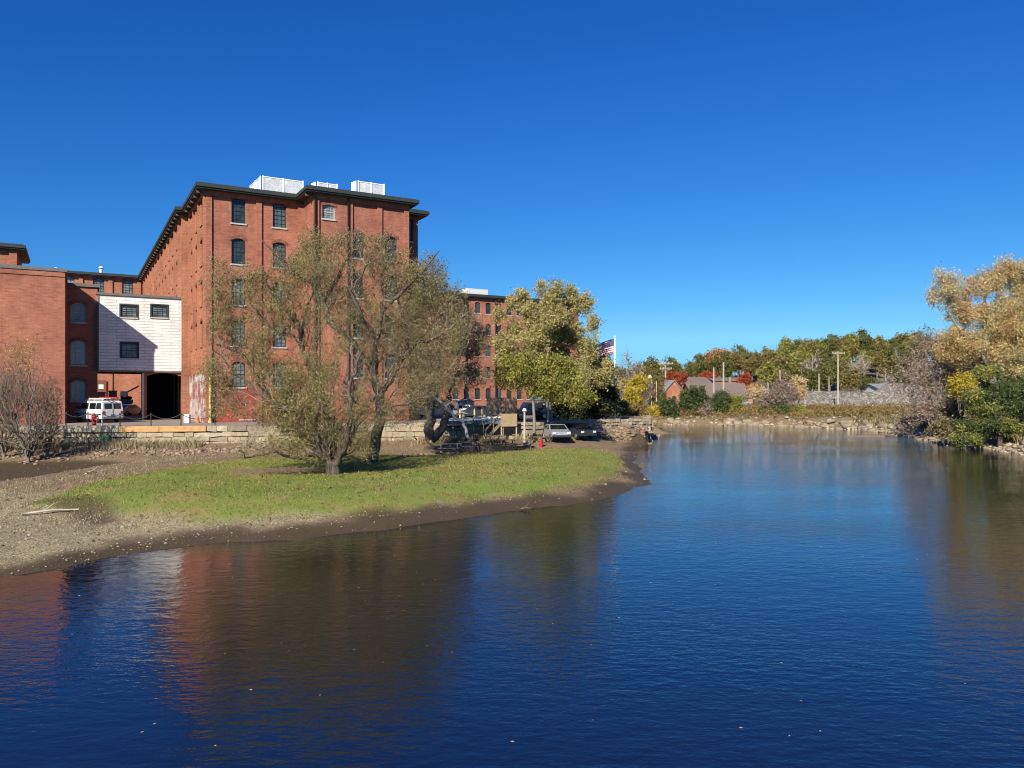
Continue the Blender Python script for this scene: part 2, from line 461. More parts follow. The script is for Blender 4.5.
rs = np.random.RandomState(5)
_grid = rs.rand(64, 64)
def vnoise(x, y, s):
    x = np.asarray(x) / s + 1000.0; y = np.asarray(y) / s + 1000.0
    xi = np.floor(x).astype(int); yi = np.floor(y).astype(int)
    fx = x - xi; fy = y - yi; fx = fx * fx * (3 - 2 * fx); fy = fy * fy * (3 - 2 * fy)
    g = lambda a, b: _grid[a % 64, b % 64]
    return (g(xi, yi) * (1 - fx) + g(xi + 1, yi) * fx) * (1 - fy) + (g(xi, yi + 1) * (1 - fx) + g(xi + 1, yi + 1) * fx) * fy - 0.5
def sstep(t, a, b):
    t = np.clip((t - a) / (b - a), 0, 1); return t * t * (3 - 2 * t)

def terrain(x, y):
    x = np.asarray(x, float).ravel(); y = np.asarray(y, float).ravel()
    P = np.stack([x, y], 1)
    sd = polydist(P, RIVER) + 0.9 * vnoise(x, y, 2.3) + 0.35 * vnoise(x, y, 0.8)
    lot = polydist(P, LOT)
    gd = polydist(P, GRASS); ck = np.minimum(polydist(P, CREEK), 99)
    wd = np.abs(lot)
    # near side island
    h = np.where(sd < 0, sd * 0.35, 0.42 * (1 - np.exp(-np.maximum(sd, 0) / 2.0)))
    h = h + 0.58 * sstep(-gd, -1.6, 3.0) * (sd > 0)
    h = np.where(sd > 0, np.maximum(h, np.minimum(0.98, 0.98 - 0.13 * (wd - 1.0)) * (sd > 1) * sstep(sd, 0.5, 4)), h)
    h = h - (h - 0.04) * sstep(-ck, -1.5, 1.2) * (sd > 0)
    h += 0.07 * vnoise(x, y, 1.4) * sstep(sd, 0, 2) + 0.04 * vnoise(x, y, 0.5) * sstep(sd, 0, 2)
    # far banks
    far = ((y > 95) & (x > 14)) | (x > 36)
    hf = np.where(sd < 0, sd * 0.35, np.minimum(0.42 * sd, 1.5) + 0.012 * np.minimum(sd, 40)) + 0.25 * vnoise(x, y, 3.0) * sstep(sd, 0, 3) * sstep(-y, -175, -150)
    hill = sstep(y, 215, 380) * (7 + 13 * sstep(x / np.maximum(y, 1), 0.18, 0.42)) + sstep(y, 400, 900) * 12
    hf = hf + hill
    hf = hf + np.where(x > 60, sstep(sd, 8, 60) * 3 * sstep(-y, -150, -100), 0)
    h = np.where(far, hf, h)
    # sand bar
    sb = ((x - 44.5) / 4.6) ** 2 + ((y - 93.5) / 0.8) ** 2
    h = np.where((sb < 1) , np.maximum(h, 0.13 * (1 - sb)), h)
    # car park level behind the retaining wall
    L = 2.4 + hill * (x > -60) * 0.8
    h = np.where(lot < -0.05, np.where(sd > 0.5, L, h), h)
    dx, dy = 15.0, 83.0
    rub = np.hypot((x - 12.2) / 5.5, (y - 79.3) / 2.8)
    h = np.where((lot >= -0.05) & (sd > 0), np.maximum(h, 1.75 * np.clip(1.15 - rub, 0, 1)), h)
    return h, sd, lot, gd, ck

def axis(lo, hi, fine0, fine1, step, far):
    a = list(np.arange(fine0, fine1, step)); s = step; v = fine1
    while v < hi: a.append(v); s = min(s * 1.12, far); v += s
    a.append(hi); s = step; v = fine0 - step; b = []
    while v > lo: b.append(v); s = min(s * 1.12, far); v -= s
    b.append(lo); return np.array(sorted(b) + a)
gx = axis(-2500, 2500, -45, 58, 0.33, 90)
gy = axis(-120, 3500, 15, 100, 0.33, 90)
GX, GY = np.meshgrid(gx, gy)
H, SD, LT, GD, CK = terrain(GX, GY)
nx, ny = len(gx), len(gy)
idx = np.arange(nx * ny).reshape(ny, nx)
Q = np.stack([idx[:-1, :-1], idx[:-1, 1:], idx[1:, 1:], idx[1:, :-1]], -1).reshape(-1, 4)
PX, PY = GX.ravel(), GY.ravel()
PP = np.stack([PX, PY], 1)
gv = polydist(PP, GRAVEL); ck2 = polydist(PP, CREEK2)
inlot = (LT < 0) & (SD > 0.5)
BARE = np.array(ray(282, 472, .9))
def bare(x, y): return np.hypot((x - BARE[0]) / 3.2, (y - BARE[1]) / 1.9) + .8 * vnoise(x, y, 1.3)
grass_m = sstep(bare(PX, PY), .6, 1.1) * np.clip(sstep(-GD + 0.8 * vnoise(PX, PY, 1.2), -0.3, 0.8), 0, 1)
mud_m = np.where(inlot, 0, np.clip(1 - sstep(SD + 1.2 * vnoise(PX, PY, 1.1), .7, 1.9), 0, 1) * ((PX < 20) & (PY < 95)))
mud_m = np.maximum(mud_m, sstep(-CK, -0.5, 0.5)); mud_m = np.maximum(mud_m, 0.8 * sstep(-ck2, -0.3, 0.3))
gravel_m = sstep(-gv + 0.6 * vnoise(PX, PY, 1.5), -0.4, 0.6) * (1 - mud_m * 0.6)

t = NT('river_ground')
def attr(nm):
    a = t.n('ShaderNodeAttribute'); a.attribute_name = nm; return a.outputs['Fac']
fine = t.noise(9, 8, 0.75); mid = t.noise(0.9, 6, 0.7); spk = t.noise(22, 4, 0.8)
col = t.ramp(fine, [(0.3, (0.08, 0.055, 0.035)), (0.5, (0.21, 0.155, 0.09)), (0.7, (0.40, 0.30, 0.17))])
col = t.mix(1.0, col, t.ramp(mid, [(0.3, (0.75, 0.72, 0.7)), (0.7, (1.2, 1.15, 1.1))]), 'MULTIPLY')
grav = t.ramp(spk, [(0.38, (0.08, 0.06, 0.03)), (0.5, (0.28, 0.23, 0.125)), (0.62, (0.56, 0.48, 0.31))])
grav = t.mix(1.0, grav, t.ramp(t.noise(2.2, 7, .75), [(0.35, (0.62, 0.62, 0.6)), (0.65, (1.2, 1.2, 1.15))]), 'MULTIPLY')
col = t.mix(attr('gravel'), col, grav)
gcol = t.ramp(t.noise(0.35, 8, 0.78), [(0.36, (0.28, 0.22, 0.08)), (0.47, (0.20, 0.23, 0.045)), (0.62, (0.14, 0.23, 0.03))])
gcol = t.mix(1.0, gcol, t.ramp(fine, [(0.3, (0.65, 0.65, 0.6)), (0.7, (1.25, 1.2, 1.2))]), 'MULTIPLY')
col = t.mix(attr('grass'), col, gcol)
mcol = t.ramp(spk, [(0.35, (0.035, 0.024, 0.012)), (0.55, (0.085, 0.06, 0.03)), (0.72, (0.15, 0.11, 0.06))])
col = t.mix(attr('mud'), col, mcol)
farcol = t.ramp(fine, [(0.3, (0.06, 0.055, 0.025)), (0.7, (0.2, 0.16, 0.08))])
col = t.mix(attr('far'), col, farcol)
rr = t.math('SUBTRACT', 0.95, t.math('MULTIPLY', attr('mud'), 0.25))
t.l(rr, t.b.inputs['Roughness'])
t.bump(fine, 0.7, 0.05)
M['ground'] = t.done(col)
ground = fastmesh('ground', np.stack([PX, PY, H], 1), Q, M['ground'], smooth=True)
prop(ground, 'brown earth, mud, gravel and turf of the river banks', kind='structure')
far_m = ((PY > 96) | (PX > 33)).astype(np.float32) * sstep(SD, 3, 8)
for nm, arr in (('grass', grass_m), ('mud', mud_m), ('gravel', gravel_m), ('far', far_m)):
    a = ground.data.attributes.new(nm, 'FLOAT', 'POINT'); a.data.foreach_set('value', arr.astype(np.float32))

def hz(x, y):
    return float(terrain([x], [y])[0][0])

# water
t = NT('river_water')
t.b.inputs['IOR'].default_value = 1.95
t.b.inputs['Specular Tint'].default_value = (0.66, 0.80, 0.96, 1)
t.b.inputs['Specular IOR Level'].default_value = 0.5
w1 = t.noise(1.9, 2, 0.5, stretch=(0.7, 1.3, 1))
w2 = t.noise(5.0, 3, 0.6, stretch=(0.7, 1.2, 1))
w3 = t.noise(0.07, 4, 0.6, stretch=(0.6, 1.4, 1))
patch = t.ramp(w3, [(0.4, (0.35, 0.35, 0.35)), (0.6, (1, 1, 1))])
hsum = t.math('ADD', t.math('MULTIPLY', w1, 0.012), t.math('MULTIPLY', t.math('MULTIPLY', w2, patch), 0.017))
t.bump(hsum, 1.0, 1.0)
M['water'] = t.done((0.005, 0.007, 0.008), 0.015)
mb = MB()
wx = [(-400, -130), (500, -130), (500, 135), (-400, 135)]
mb.poly([(x, y, 0.0) for x, y in wx])
water = mb.build('river_water', M['water'])
prop(water, 'dark rippled river water reflecting the sky', kind='structure')

# asphalt sheet of the car park
mb = MB()
mb.poly([(x, y, 2.404) for x, y in [(-89, 58.6), (-37.5, 62.9), (-22, 65.4), (-6, 70.4), (0.6, 72.4), (5.4, 77.6), (10, 80.8), (12.5, 84), (13, 100), (12, 160), (-140, 175), (-140, 58)]])
prop(mb.build('car_park_pavement', M['asphalt']), kind='structure')
# road beyond the far bank
mb = MB()
mb.poly([(x, y, 0) for x, y in [(-10, 206), (40, 192), (130, 184), (260, 180), (260, 188), (130, 192), (40, 200), (-10, 214)]])
mb.v = [(x, y, 2.35) for x, y, z in mb.v]
road = prop(mb.build('road', M['roadasphalt']), kind='structure')
mb = MB()
pts = [(-10, 205.9), (40, 191.9), (130, 183.9), (260, 179.9)]
for a, b in zip(pts, pts[1:]):
    mb.quad((a[0], a[1], 1.2), (b[0], b[1], 1.2), (b[0], b[1], 2.5), (a[0], a[1], 2.5))
    mb.quad((a[0], a[1], 2.5), (b[0], b[1], 2.5), (b[0], b[1] + 0.35, 2.5), (a[0], a[1] + 0.35, 2.5))
    mb.quad((b[0], b[1] + 0.35, 1.2), (a[0], a[1] + 0.35, 1.2), (a[0], a[1] + 0.35, 2.5), (b[0], b[1] + 0.35, 2.5))
prop(mb.build('road_kerb', M['concrete']), kind='structure')

# ------------------------------------------------------------------ masonry frame of the mill
UA = math.radians(29.7)                       # direction of the street fronts in plan
U = Vector((math.cos(UA), math.sin(UA)))      # along the fronts, to the right and away
V = Vector((-math.sin(UA), math.cos(UA)))     # straight back from the fronts
def pt(o, u=0.0, v=0.0):
    return (o[0] + U.x * u + V.x * v, o[1] + U.y * u + V.y * v)

def facade(mb, o, ang, L, z0, z1, holes=(), depth=0.32, s0=0.0, arches=True):
    """flat wall from o along ang, outward side to its right; holes (s, z, w, h, rise)"""
    d = Vector((math.cos(ang), math.sin(ang))); nrm = Vector((math.sin(ang), -math.cos(ang)))
    def P(s, z, k=0.0): return (o[0] + d.x * s - nrm.x * k, o[1] + d.y * s - nrm.y * k, z)
    xs = sorted({s0, L} | {h[0] for h in holes} | {h[0] + h[2] for h in holes})
    zs = sorted({z0, z1} | {h[1] for h in holes} | {h[1] + h[3] for h in holes})
    for a, b in zip(xs, xs[1:]):
        for c, e in zip(zs, zs[1:]):
            m, n = (a + b) / 2, (c + e) / 2
            if any(h[0] < m < h[0] + h[2] and h[1] < n < h[1] + h[3] for h in holes): continue
            mb.quad(P(a, c), P(b, c), P(b, e), P(a, e))
    for s, z, w, h, rise in holes:
        n = 8
        arc = [(s + w * k / n, z + h - rise * (2 * k / n - 1) ** 2) for k in range(n + 1)]
        mb.quad(P(s, z), P(s, z, depth), P(s, z + h - rise, depth), P(s, z + h - rise))
        mb.quad(P(s + w, z, depth), P(s + w, z), P(s + w, z + h - rise), P(s + w, z + h - rise, depth))
        mb.quad(P(s, z, depth), P(s, z), P(s + w, z), P(s + w, z, depth))
        for (a, za), (b, zb) in zip(arc, arc[1:]):
            mb.quad(P(a, za), P(a, za, depth), P(b, zb, depth), P(b, zb))
            if rise: mb.quad(P(a, za), P(b, zb), P(b, z + h), P(a, z + h))
    return P

def fbox(mb, o, ang, s0, s1, k0, k1, z0, z1):
    """box on a facade: s along, k outward"""
    d = Vector((math.cos(ang), math.sin(ang))); n = Vector((math.sin(ang), -math.cos(ang)))
    c = [(o[0] + d.x * s + n.x * k, o[1] + d.y * s + n.y * k) for s, k in ((s0, k1), (s1, k1), (s1, k0), (s0, k0))]
    mb.prism(c, z0, z1)

_protos = {}
def window(parent, o, ang, s, z, w, h, rise, kind='dark', lintel=True, depth=0.16):
    key = (round(w, 2), round(h, 2), round(rise, 2), kind, lintel)
    d = Vector((math.cos(ang), math.sin(ang))); n = Vector((math.sin(ang), -math.cos(ang)))
    wp = wloc(parent)
    loc = (o[0] + d.x * s - wp.x, o[1] + d.y * s - wp.y, z - wp.z)
    if key in _protos:
        return copy_thing(_protos[key], loc=loc, rz=ang, parent=parent)
    fr = M['winlight'] if kind == 'light' else M['winframe']
    gl = M['glasspale'] if kind in ('pale', 'light') else M['glass']
    y0, y1 = depth, depth + 0.08
    mb = MB(); nn = 8; t_ = 0.09
    mb.box(0, t_, y0 - .02, y1, 0, h - rise); mb.box(w - t_, w, y0 - .02, y1, 0, h - rise); mb.box(t_, w - t_, y0 - .02, y1, 0, t_)
    def zz(a): return h - rise * (2 * a / w - 1) ** 2
    for k in range(nn):
        a, b = w * k / nn, w * (k + 1) / nn
        mb.quad((a, y0 - .02, zz(a) - .13), (b, y0 - .02, zz(b) - .13), (b, y0 - .02, zz(b)), (a, y0 - .02, zz(a)))
        mb.quad((a, y1, zz(a) - .13), (b, y1, zz(b) - .13), (b, y0 - .02, zz(b) - .13), (a, y0 - .02, zz(a) - .13))
    mb.box(t_, w - t_, y0, y1 - .01, h * .5 - .04, h * .5 + .04)
    for k in (1, 2):
        x = w * k / 3; mb.box(x - .018, x + .018, y0 + .01, y1 - .02, t_, zz(x) - .12)
    for k in (1, 2, 4, 5):
        mb.box(t_, w - t_, y0 + .012, y1 - .022, h * k / 6 - .016, h * k / 6 + .016)
    f = mb.build('window', fr, parent, local=True)
    f.location = loc; f.rotation_euler = (0, 0, ang)
    g = MB(); g.poly([(0.01, y1 - .03, 0.01), (w - .01, y1 - .03, 0.01)] + [(w * k / nn, y1 - .03, zz(w * k / nn) - 0.005) for k in range(nn, -1, -1)])
    g.build('pane', gl, f, local=True)
    sb = MB(); sb.box(-.1, w + .1, -.1, y0 - .03, -.14, 0.0)
    sb.build('sill', M['sillbrick'] if kind == 'side' else M['sill'], f, local=True)
    if lintel:
        lb = MB()
        for k in range(nn):
            a, b = -.12 + (w + .24) * k / nn, -.12 + (w + .24) * (k + 1) / nn
            za = h - rise * (2 * (a + .12) / (w + .24) - 1) ** 2 + 0.01; zb = h - rise * (2 * (b + .12) / (w + .24) - 1) ** 2 + 0.01
            T = .3
            lb.quad((a, -.05, za), (b, -.05, zb), (b, -.05, zb + T), (a, -.05, za + T))
            lb.quad((a, -.05, za + T), (b, -.05, zb + T), (b, .0, zb + T), (a, .0, za + T))
            lb.quad((b, -.05, zb), (a, -.05, za), (a, 0.0, za), (b, 0.0, zb))
        lb.build('lintel', M['brick_dark'], f, local=True)
    _protos[key] = f
    return f

def offset_poly(pts, d):
    n = len(pts); out = []
    a = sum(pts[i][0] * pts[(i + 1) % n][1] - pts[(i + 1) % n][0] * pts[i][1] for i in range(n))
    if a < 0: pts = pts[::-1]
    for i in range(n):
        p0, p1, p2 = Vector(pts[i - 1]), Vector(pts[i]), Vector(pts[(i + 1) % n])
        e1 = (p1 - p0).normalized(); e2 = (p2 - p1).normalized()
        n1 = Vector((e1.y, -e1.x)); n2 = Vector((e2.y, -e2.x))
        b = n1 + n2; k = d / max(0.3, (1 + n1.dot(n2)))
        out.append((p1.x + b.x * k, p1.y + b.y * k))
    return out

def eaves(parent, fp, z, over=0.9, th=0.32, brackets=True, sp=2.0, skip=()):
    mb = MB(); mb.prism(offset_poly(fp, over), z, z + th); mb.prism(offset_poly(fp, over - 0.12), z - .14, z - .003)
    mb.build('cornice', M['cornice'], parent)
    r = MB(); r.prism(offset_poly(fp, over - 0.25), z + th + .003, z + th + 0.1); r.build('roof', M['roof'], parent)
    if brackets:
        n = len(fp)
        ar = sum(fp[i][0] * fp[(i + 1) % n][1] - fp[(i + 1) % n][0] * fp[i][1] for i in range(n))
        q = fp if ar > 0 else fp[::-1]
        bx = MB(); bx.box(-.1, .1, -over * .8, 0, -.42, -.143); pr = None; wp = wloc(parent); cnt = 0
        for i in range(n):
            p0, p1 = Vector(q[i]), Vector(q[(i + 1) % n]); L = (p1 - p0).length
            ang = math.atan2(p1.y - p0.y, p1.x - p0.x)
            if L < 1.5 or math.sin(ang) > .4 or math.cos(ang) < -.6: continue
            m = max(1, int(L / sp))
            for k in range(m + 1):
                s = min(L - .12, max(.12, L * k / m)); loc = (p0.x + math.cos(ang) * s - wp.x, p0.y + math.sin(ang) * s - wp.y, z - wp.z)
                if cnt >= 100: break
                cnt += 1
                if pr is None: pr = bx.build('cornice_bracket', M['bracket'], parent, local=True); pr.location = loc; pr.rotation_euler = (0, 0, ang)
                else: copy_thing(pr, loc=loc, rz=ang, parent=parent)

A_FRONT = UA                 # wall running along U, outward = toward the viewer
A_SIDE = UA - math.pi / 2    # wall running toward the viewer (-V), outward = left (-U)

# ------------------------------------------------------------------ main mill
ZL = 2.4
N0 = (-28.7, 72.0)
mill = empty('brick_mill', (N0[0], N0[1], ZL), 'tall five storey red brick mill with dark cornice and white roof screens', 'mill building')
E_Z = 24.3
W_, P_ = 21.4, 3.9
b0, b1 = 9.1, 18.6
fp = [pt(N0), pt(N0, b0), pt(N0, b0, -P_), pt(N0, b1, -P_), pt(N0, b1), pt(N0, W_), pt(N0, W_, 67), pt(N0, -.6, 67), pt(N0, -.6, 11), pt(N0, 0, 11)]
mb = MB()
def spx(px, o):      # distance along U at which a picture column meets the front through o
    k = (px - 512) / F
    return (k * o[1] - o[0]) / (U.x - k * U.y)
rows = [21.4, 17.5, 13.6, 9.7, 5.75]
ww, wh, wr = 1.28, 2.45, 0.26
holes = []; wins = []
for px in (238.5, 279.5):
    s = spx(px, N0) - ww / 2
    for i, z in enumerate(rows):
        holes.append((s, z, ww, wh, wr)); wins.append((N0, A_FRONT, s, z, ww, wh, wr, 'pale' if i in (2, 3, 4) else 'dark'))
bs = spx(247, N0) - .6
holes.append((bs, 2.7, 1.3, 1.5, .3)); wins.append((N0, A_FRONT, bs, 2.7, 1.3, 1.5, .3, 'dark'))
facade(mb, N0, A_FRONT, b0, ZL - 1, E_Z, holes)
# projecting middle block
OB = pt(N0, b0, -P_)
facade(mb, pt(N0, b0), A_SIDE, P_, ZL - 1, E_Z, [])
holes = []; L = b1 - b0
s = spx(329, OB) - .65
holes.append((s, 22.35 - .45, 1.25, 1.35, .2)); wins.append((OB, A_FRONT, s, 21.9, 1.25, 1.35, .2, 'light'))
for px in (357, 391):
    s = spx(px, OB) - ww / 2
    for i, z in enumerate([18.4, 14.5, 10.6, 6.7]):
        holes.append((s, z, ww, wh, wr)); wins.append((OB, A_FRONT, s, z, ww, wh, wr, 'dark'))
facade(mb, OB, A_FRONT, L, ZL - 1, E_Z, holes)
facade(mb, pt(N0, b1, -P_), UA + math.pi / 2, P_, ZL - 1, E_Z)
# right end of the front, set back
OR = pt(N0, b1)
holes = []
for i, z in enumerate(rows):
    holes.append((1.0, z, 1.2, wh, wr)); wins.append((OR, A_FRONT, 1.0, z, 1.2, wh, wr, 'dark'))
facade(mb, OR, A_FRONT, W_ - b1, ZL - 1, E_Z, holes)
facade(mb, pt(N0, W_), UA + math.pi / 2, 67, ZL - 1, E_Z)
facade(mb, pt(N0, W_, 67), UA + math.pi, W_ + .6, ZL - 1, E_Z)
# pilasters and top band of the front
for s in (0.0, 4.55, 8.55):
    fbox(mb, N0, A_FRONT, s + .02, s + .55, -.2, .16, ZL - 1, E_Z - .55)
fbox(mb, N0, A_FRONT, .0, 9.1, -.2, .2, E_Z - .55, E_Z)
for s in (0.0, 3.3, 6.3, 9.15):
    fbox(mb, OB, A_FRONT, s + .0, s + .5, -.2, .16, ZL - 1, E_Z - .6)
fbox(mb, OB, A_FRONT, .0, 9.7, -.2, .2, E_Z - .6, E_Z)
mb.build('wall', M['brick'], mill)
# long side wall facing left
mb = MB(); holes = []
facade(mb, pt(N0, 0, 11), A_SIDE, 11, 7.0, E_Z, hs1 := [(s, z, 1.25, wh, wr) for s in (1.3, 4.6, 7.9) for z in rows if z > 7])
for h in hs1: wins.append((pt(N0, 0, 11), A_SIDE, *h, 'side'))
facade(mb, pt(N0, -.6, 11), UA, .6, ZL - 1, E_Z)
so = pt(N0, -.6, 67)
hs2 = [(1.5 + 4.0 * k, z, 1.4, wh, wr) for k in range(14) for z in rows]
facade(mb, so, A_SIDE, 56, ZL - 1, E_Z, hs2)
for h in hs2: wins.append((so, A_SIDE, *h, 'side'))
for k in range(15):
    s = min(55.4, 4.0 * k + .02)
    fbox(mb, so, A_SIDE, s, s + .55, -.2, .2, ZL - 1, E_Z - .5)
for s in (.0, 3.3, 6.6, 10.4):
    fbox(mb, pt(N0, 0, 11), A_SIDE, s + .02, s + .5, -.2, .18, 7.0, E_Z - .5)
fbox(mb, so, A_SIDE, 0, 56, -.2, .24, E_Z - .5, E_Z); fbox(mb, pt(N0, 0, 11), A_SIDE, .0, 11, -.2, .22, E_Z - .5, E_Z)
mb.build('wall', M['brick_side'], mill)
mb = MB(); facade(mb, pt(N0, 0, 11), A_SIDE, 11, ZL - 1, 6.997)
for s in (1.0, 3.2, 5.0, 7.2, 9.0, 10.4):
    fbox(mb, pt(N0, 0, 11), A_SIDE, s + .02, s + .5, -.2, .18, ZL - 1, 6.997)
o_ = mb.build('wall', M['brick_paint'], mill); o_['label'] = 'brick side wall base with peeling white paint'
mb = MB(); fbox(mb, N0, A_FRONT, .56, 4.5, -.3, .02, ZL - .9, 5.6); fbox(mb, N0, A_FRONT, 5.12, 7.6, -.3, .02, ZL - .9, 2.65)
o_ = mb.build('painted_wall_patch', M['brick_red'], mill); o_['label'] = 'brick wall base painted brighter red'
nwin = 0
for w in wins:
    if nwin < 100: window(mill, *w)
    nwin += 1
eaves(mill, fp, E_Z, 0.95, .34)
for s, z0_ in ((spx(313.5, OB) + .1, 6), (spx(347.5, OB), 6)):
    mb = MB(); q = pt(OB, s, -.28); mb.tube([(q[0], q[1], ZL), (q[0], q[1], E_Z - .2)], .09, 8); mb.build('downpipe', M['darkmetal'], mill, smooth=True)
q = pt(N0, 0.35, -.4)
mb = MB(); mb.tube([(q[0], q[1], ZL), (q[0], q[1], 6.7)], .12, 8); mb.tube([(q[0], q[1], ZL - .05), (q[0], q[1], ZL + .2)], .2, 8); mb.build('yellow_pipe', M['yellow'], mill)
q = pt(N0, 1.6, -.5)
mb = MB(); mb.tube([(q[0], q[1], 6.15), (q[0], q[1], 6.4)], [.26, .12], 10); mb.bar((q[0], q[1], 6.4), (*pt(N0, 1.6, -.02), 6.5), .05); mb.build('wall_lamp', M['darkmetal'], mill)

# roof screens: white lattice
def lattice(parent, a, b, z0, z1):
    a = Vector((*a, 0)); b = Vector((*b, 0)); L = (b - a).length; d = (b - a) / L; H_ = z1 - z0
    def P(s, z): q = a + d * s; return (q.x, q.y, z0 + z)
    mb = MB(); sp = .17
    k = -H_
    while k < L:
        s0 = max(0, k); s1 = min(L, k + H_)
        if s1 - s0 > .05: mb.bar(P(s0, s0 - k), P(s1, s1 - k), .02, .075)
        k += sp
    k = 0
    while k < L + H_:
        s0 = max(0, k - H_); s1 = min(L, k)
        if s1 - s0 > .05: mb.bar(P(s0, k - s0), P(s1, k - s1), .02, .075)
        k += sp
    mb.build('lattice_panel', M['white'], parent)
    fr = MB(); fr.bar(P(0, 0), P(L, 0), .09); fr.bar(P(0, H_), P(L, H_), .09)
    for s in (0, L * .5, L): fr.bar(P(s, -.4), P(s, H_ + .1), .13)
    fr.build('screen_frame', M['white'], parent)
ZR = E_Z + .44
for nm, pxa, pxb, dv, z1, back, lab in (
    (0, 263, 303, 7.0, 3.4, 4.5, 'longest white lattice screen on the mill roof, nearest its left corner'),
    (1, 318, 337, 5.0, 3.0, 1.0, 'small low white lattice screen in the middle of the mill roof'),
    (2, 358.5, 384, 3.5, 3.3, 1.0, 'tall white lattice screen at the right end of the mill roof')):
    o2 = pt(N0, 0, dv); sa, sb_ = spx(pxa, o2), spx(pxb, o2)
    pa, pb = pt(o2, sa), pt(o2, sb_)
    e = empty('roof_screen', (pa[0], pa[1], ZR), lab, 'roof screen', 'white lattice screens on the mill roof')
    lattice(e, pa, pb, ZR + .3, ZR + z1)
    lattice(e, pt(pa, -.2, .3), pt(pa, -0.4, back), ZR + .3, ZR + z1 - .01)

# ------------------------------------------------------------------ connecting wing at the back
W0 = pt(N0, -.6, 64.5)
WO = pt(W0, -60)
wing = empty('brick_wing', (W0[0], W0[1], ZL), 'long brick mill wing behind the white shingled annex', 'mill building')
mb = MB(); holes = []
for k in range(13):
    s = 60 - 3.2 - 4.2 * k
    for z in (21.4, 17.3, 13.2):
        holes.append((s, z, 1.6, 2.5, .28))
facade(mb, WO, A_FRONT, 60, ZL - 1, E_Z, holes)
for k in range(14): fbox(mb, WO, A_FRONT, 60 - 1.0 - 4.2 * k, 60 - .4 - 4.2 * k, -.2, .2, ZL - 1, E_Z - .5)
facade(mb, pt(W0, 0, 16), UA + math.pi, 60, ZL - 1, E_Z)
facade(mb, pt(WO, 0, 16), A_SIDE, 16, ZL - 1, E_Z)
mb.build('wall', M['brick_side'], wing)
for h in holes: window(wing, WO, A_FRONT, *h, 'pale')
eaves(wing, [W0, pt(W0, 0, 15.9), pt(WO, 0, 15.9), WO], E_Z, .9, .34)
mb = MB(); q = pt(W0, -4.2, .0); fbox(mb, WO, A_FRONT, 60 - 7.3, 60 - 5.5, .21, .26, 4.2, 7.4); mb.build('door', M['brick_dark'], wing)
mb = MB(); fbox(mb, WO, A_FRONT, 60 - 6.6, 60 - 5.9, .265, .3, 6.0, 6.7); mb.build('door_sign', M['white'], wing)
for px, nm, hh in ((101, 'roof_vent', 1.4), (56, 'roof_vent', 1.2)):
    Y = 128; x = at(px, Y)
    mb = MB(); z = E_Z + .4; mb.tube([(x, Y, z), (x, Y, z + hh)], .25, 10); mb.tube([(x, Y, z + hh), (x, Y, z + hh + .3)], [.45, .2], 10)
    prop(mb.build('roof_vent', M['white']), 'white round roof vent %s on the roof behind the left brick block' % ('taller, near the mill' if px == 101 else 'shorter, farther left'), 'roof vent', 'roof vents')

# ------------------------------------------------------------------ left brick block, stair tower, corner tower
C0 = (at(65, 70.4), 70.4)
lb = empty('brick_block', (C0[0], C0[1], ZL), 'windowless red brick block filling the left edge of the photo', 'brick building')
zt = 16.25
LO = pt(C0, -30)
mb = MB(); facade(mb, LO, A_FRONT, 30, ZL - 2, zt); facade(mb, C0, UA + math.pi / 2, 11, ZL - 2, zt)
facade(mb, pt(C0, 0, 11), UA + math.pi, 30, ZL - 2, zt); facade(mb, pt(LO, 0, 11), A_SIDE, 11, ZL - 2, zt)
fbox(mb, LO, A_FRONT, 0, 30, -.2, .08, zt - .45, zt); 
mb.build('wall', M['brick_left'], lb)
mb = MB(); f4 = [C0, pt(C0, 0, 11), pt(LO, 0, 11), LO]; mb.prism(offset_poly(f4, .16), zt, zt + .3); mb.build('coping', M['trim'], lb)
mb = MB(); mb.prism(offset_poly(f4, -.3), zt + .303, zt + .33); mb.build('roof', M['roof'], lb)

R0 = (at(97.5, 78.0), 78.0)
st = empty('stair_tower', (R0[0], R0[1], ZL), 'narrow shaded brick stair tower with stacked arched windows beside the white annex', 'brick tower')
so_ = pt(R0, -5)
zt2 = 15.9
mb = MB()
wz = []
for z, w_, h_ in ((12.3, 1.35, 1.95), (8.0, 1.35, 2.5), (4.4, 1.35, 2.1)):
    k = spx(78.5, so_) - w_ / 2
    wz.append((k, z, w_, h_, .3))
facade(mb, so_, A_FRONT, 5, ZL - 1, zt2, wz); facade(mb, R0, UA + math.pi / 2, 6, ZL - 1, zt2)
facade(mb, pt(R0, 0, 6), UA + math.pi, 5, ZL - 1, zt2)
mb.build('wall', M['brick_left'], st)
for h in wz: window(st, so_, A_FRONT, *h, 'light')
mb = MB(); f5 = [R0, pt(R0, 0, 6), pt(so_, 0, 6), so_]; mb.prism(offset_poly(f5, .2), zt2, zt2 + .3); mb.build('coping', M['trim'], st)
mb = MB(); mb.prism(offset_poly(f5, -.2), zt2 + .303, zt2 + .33); mb.build('roof', M['roof'], st)

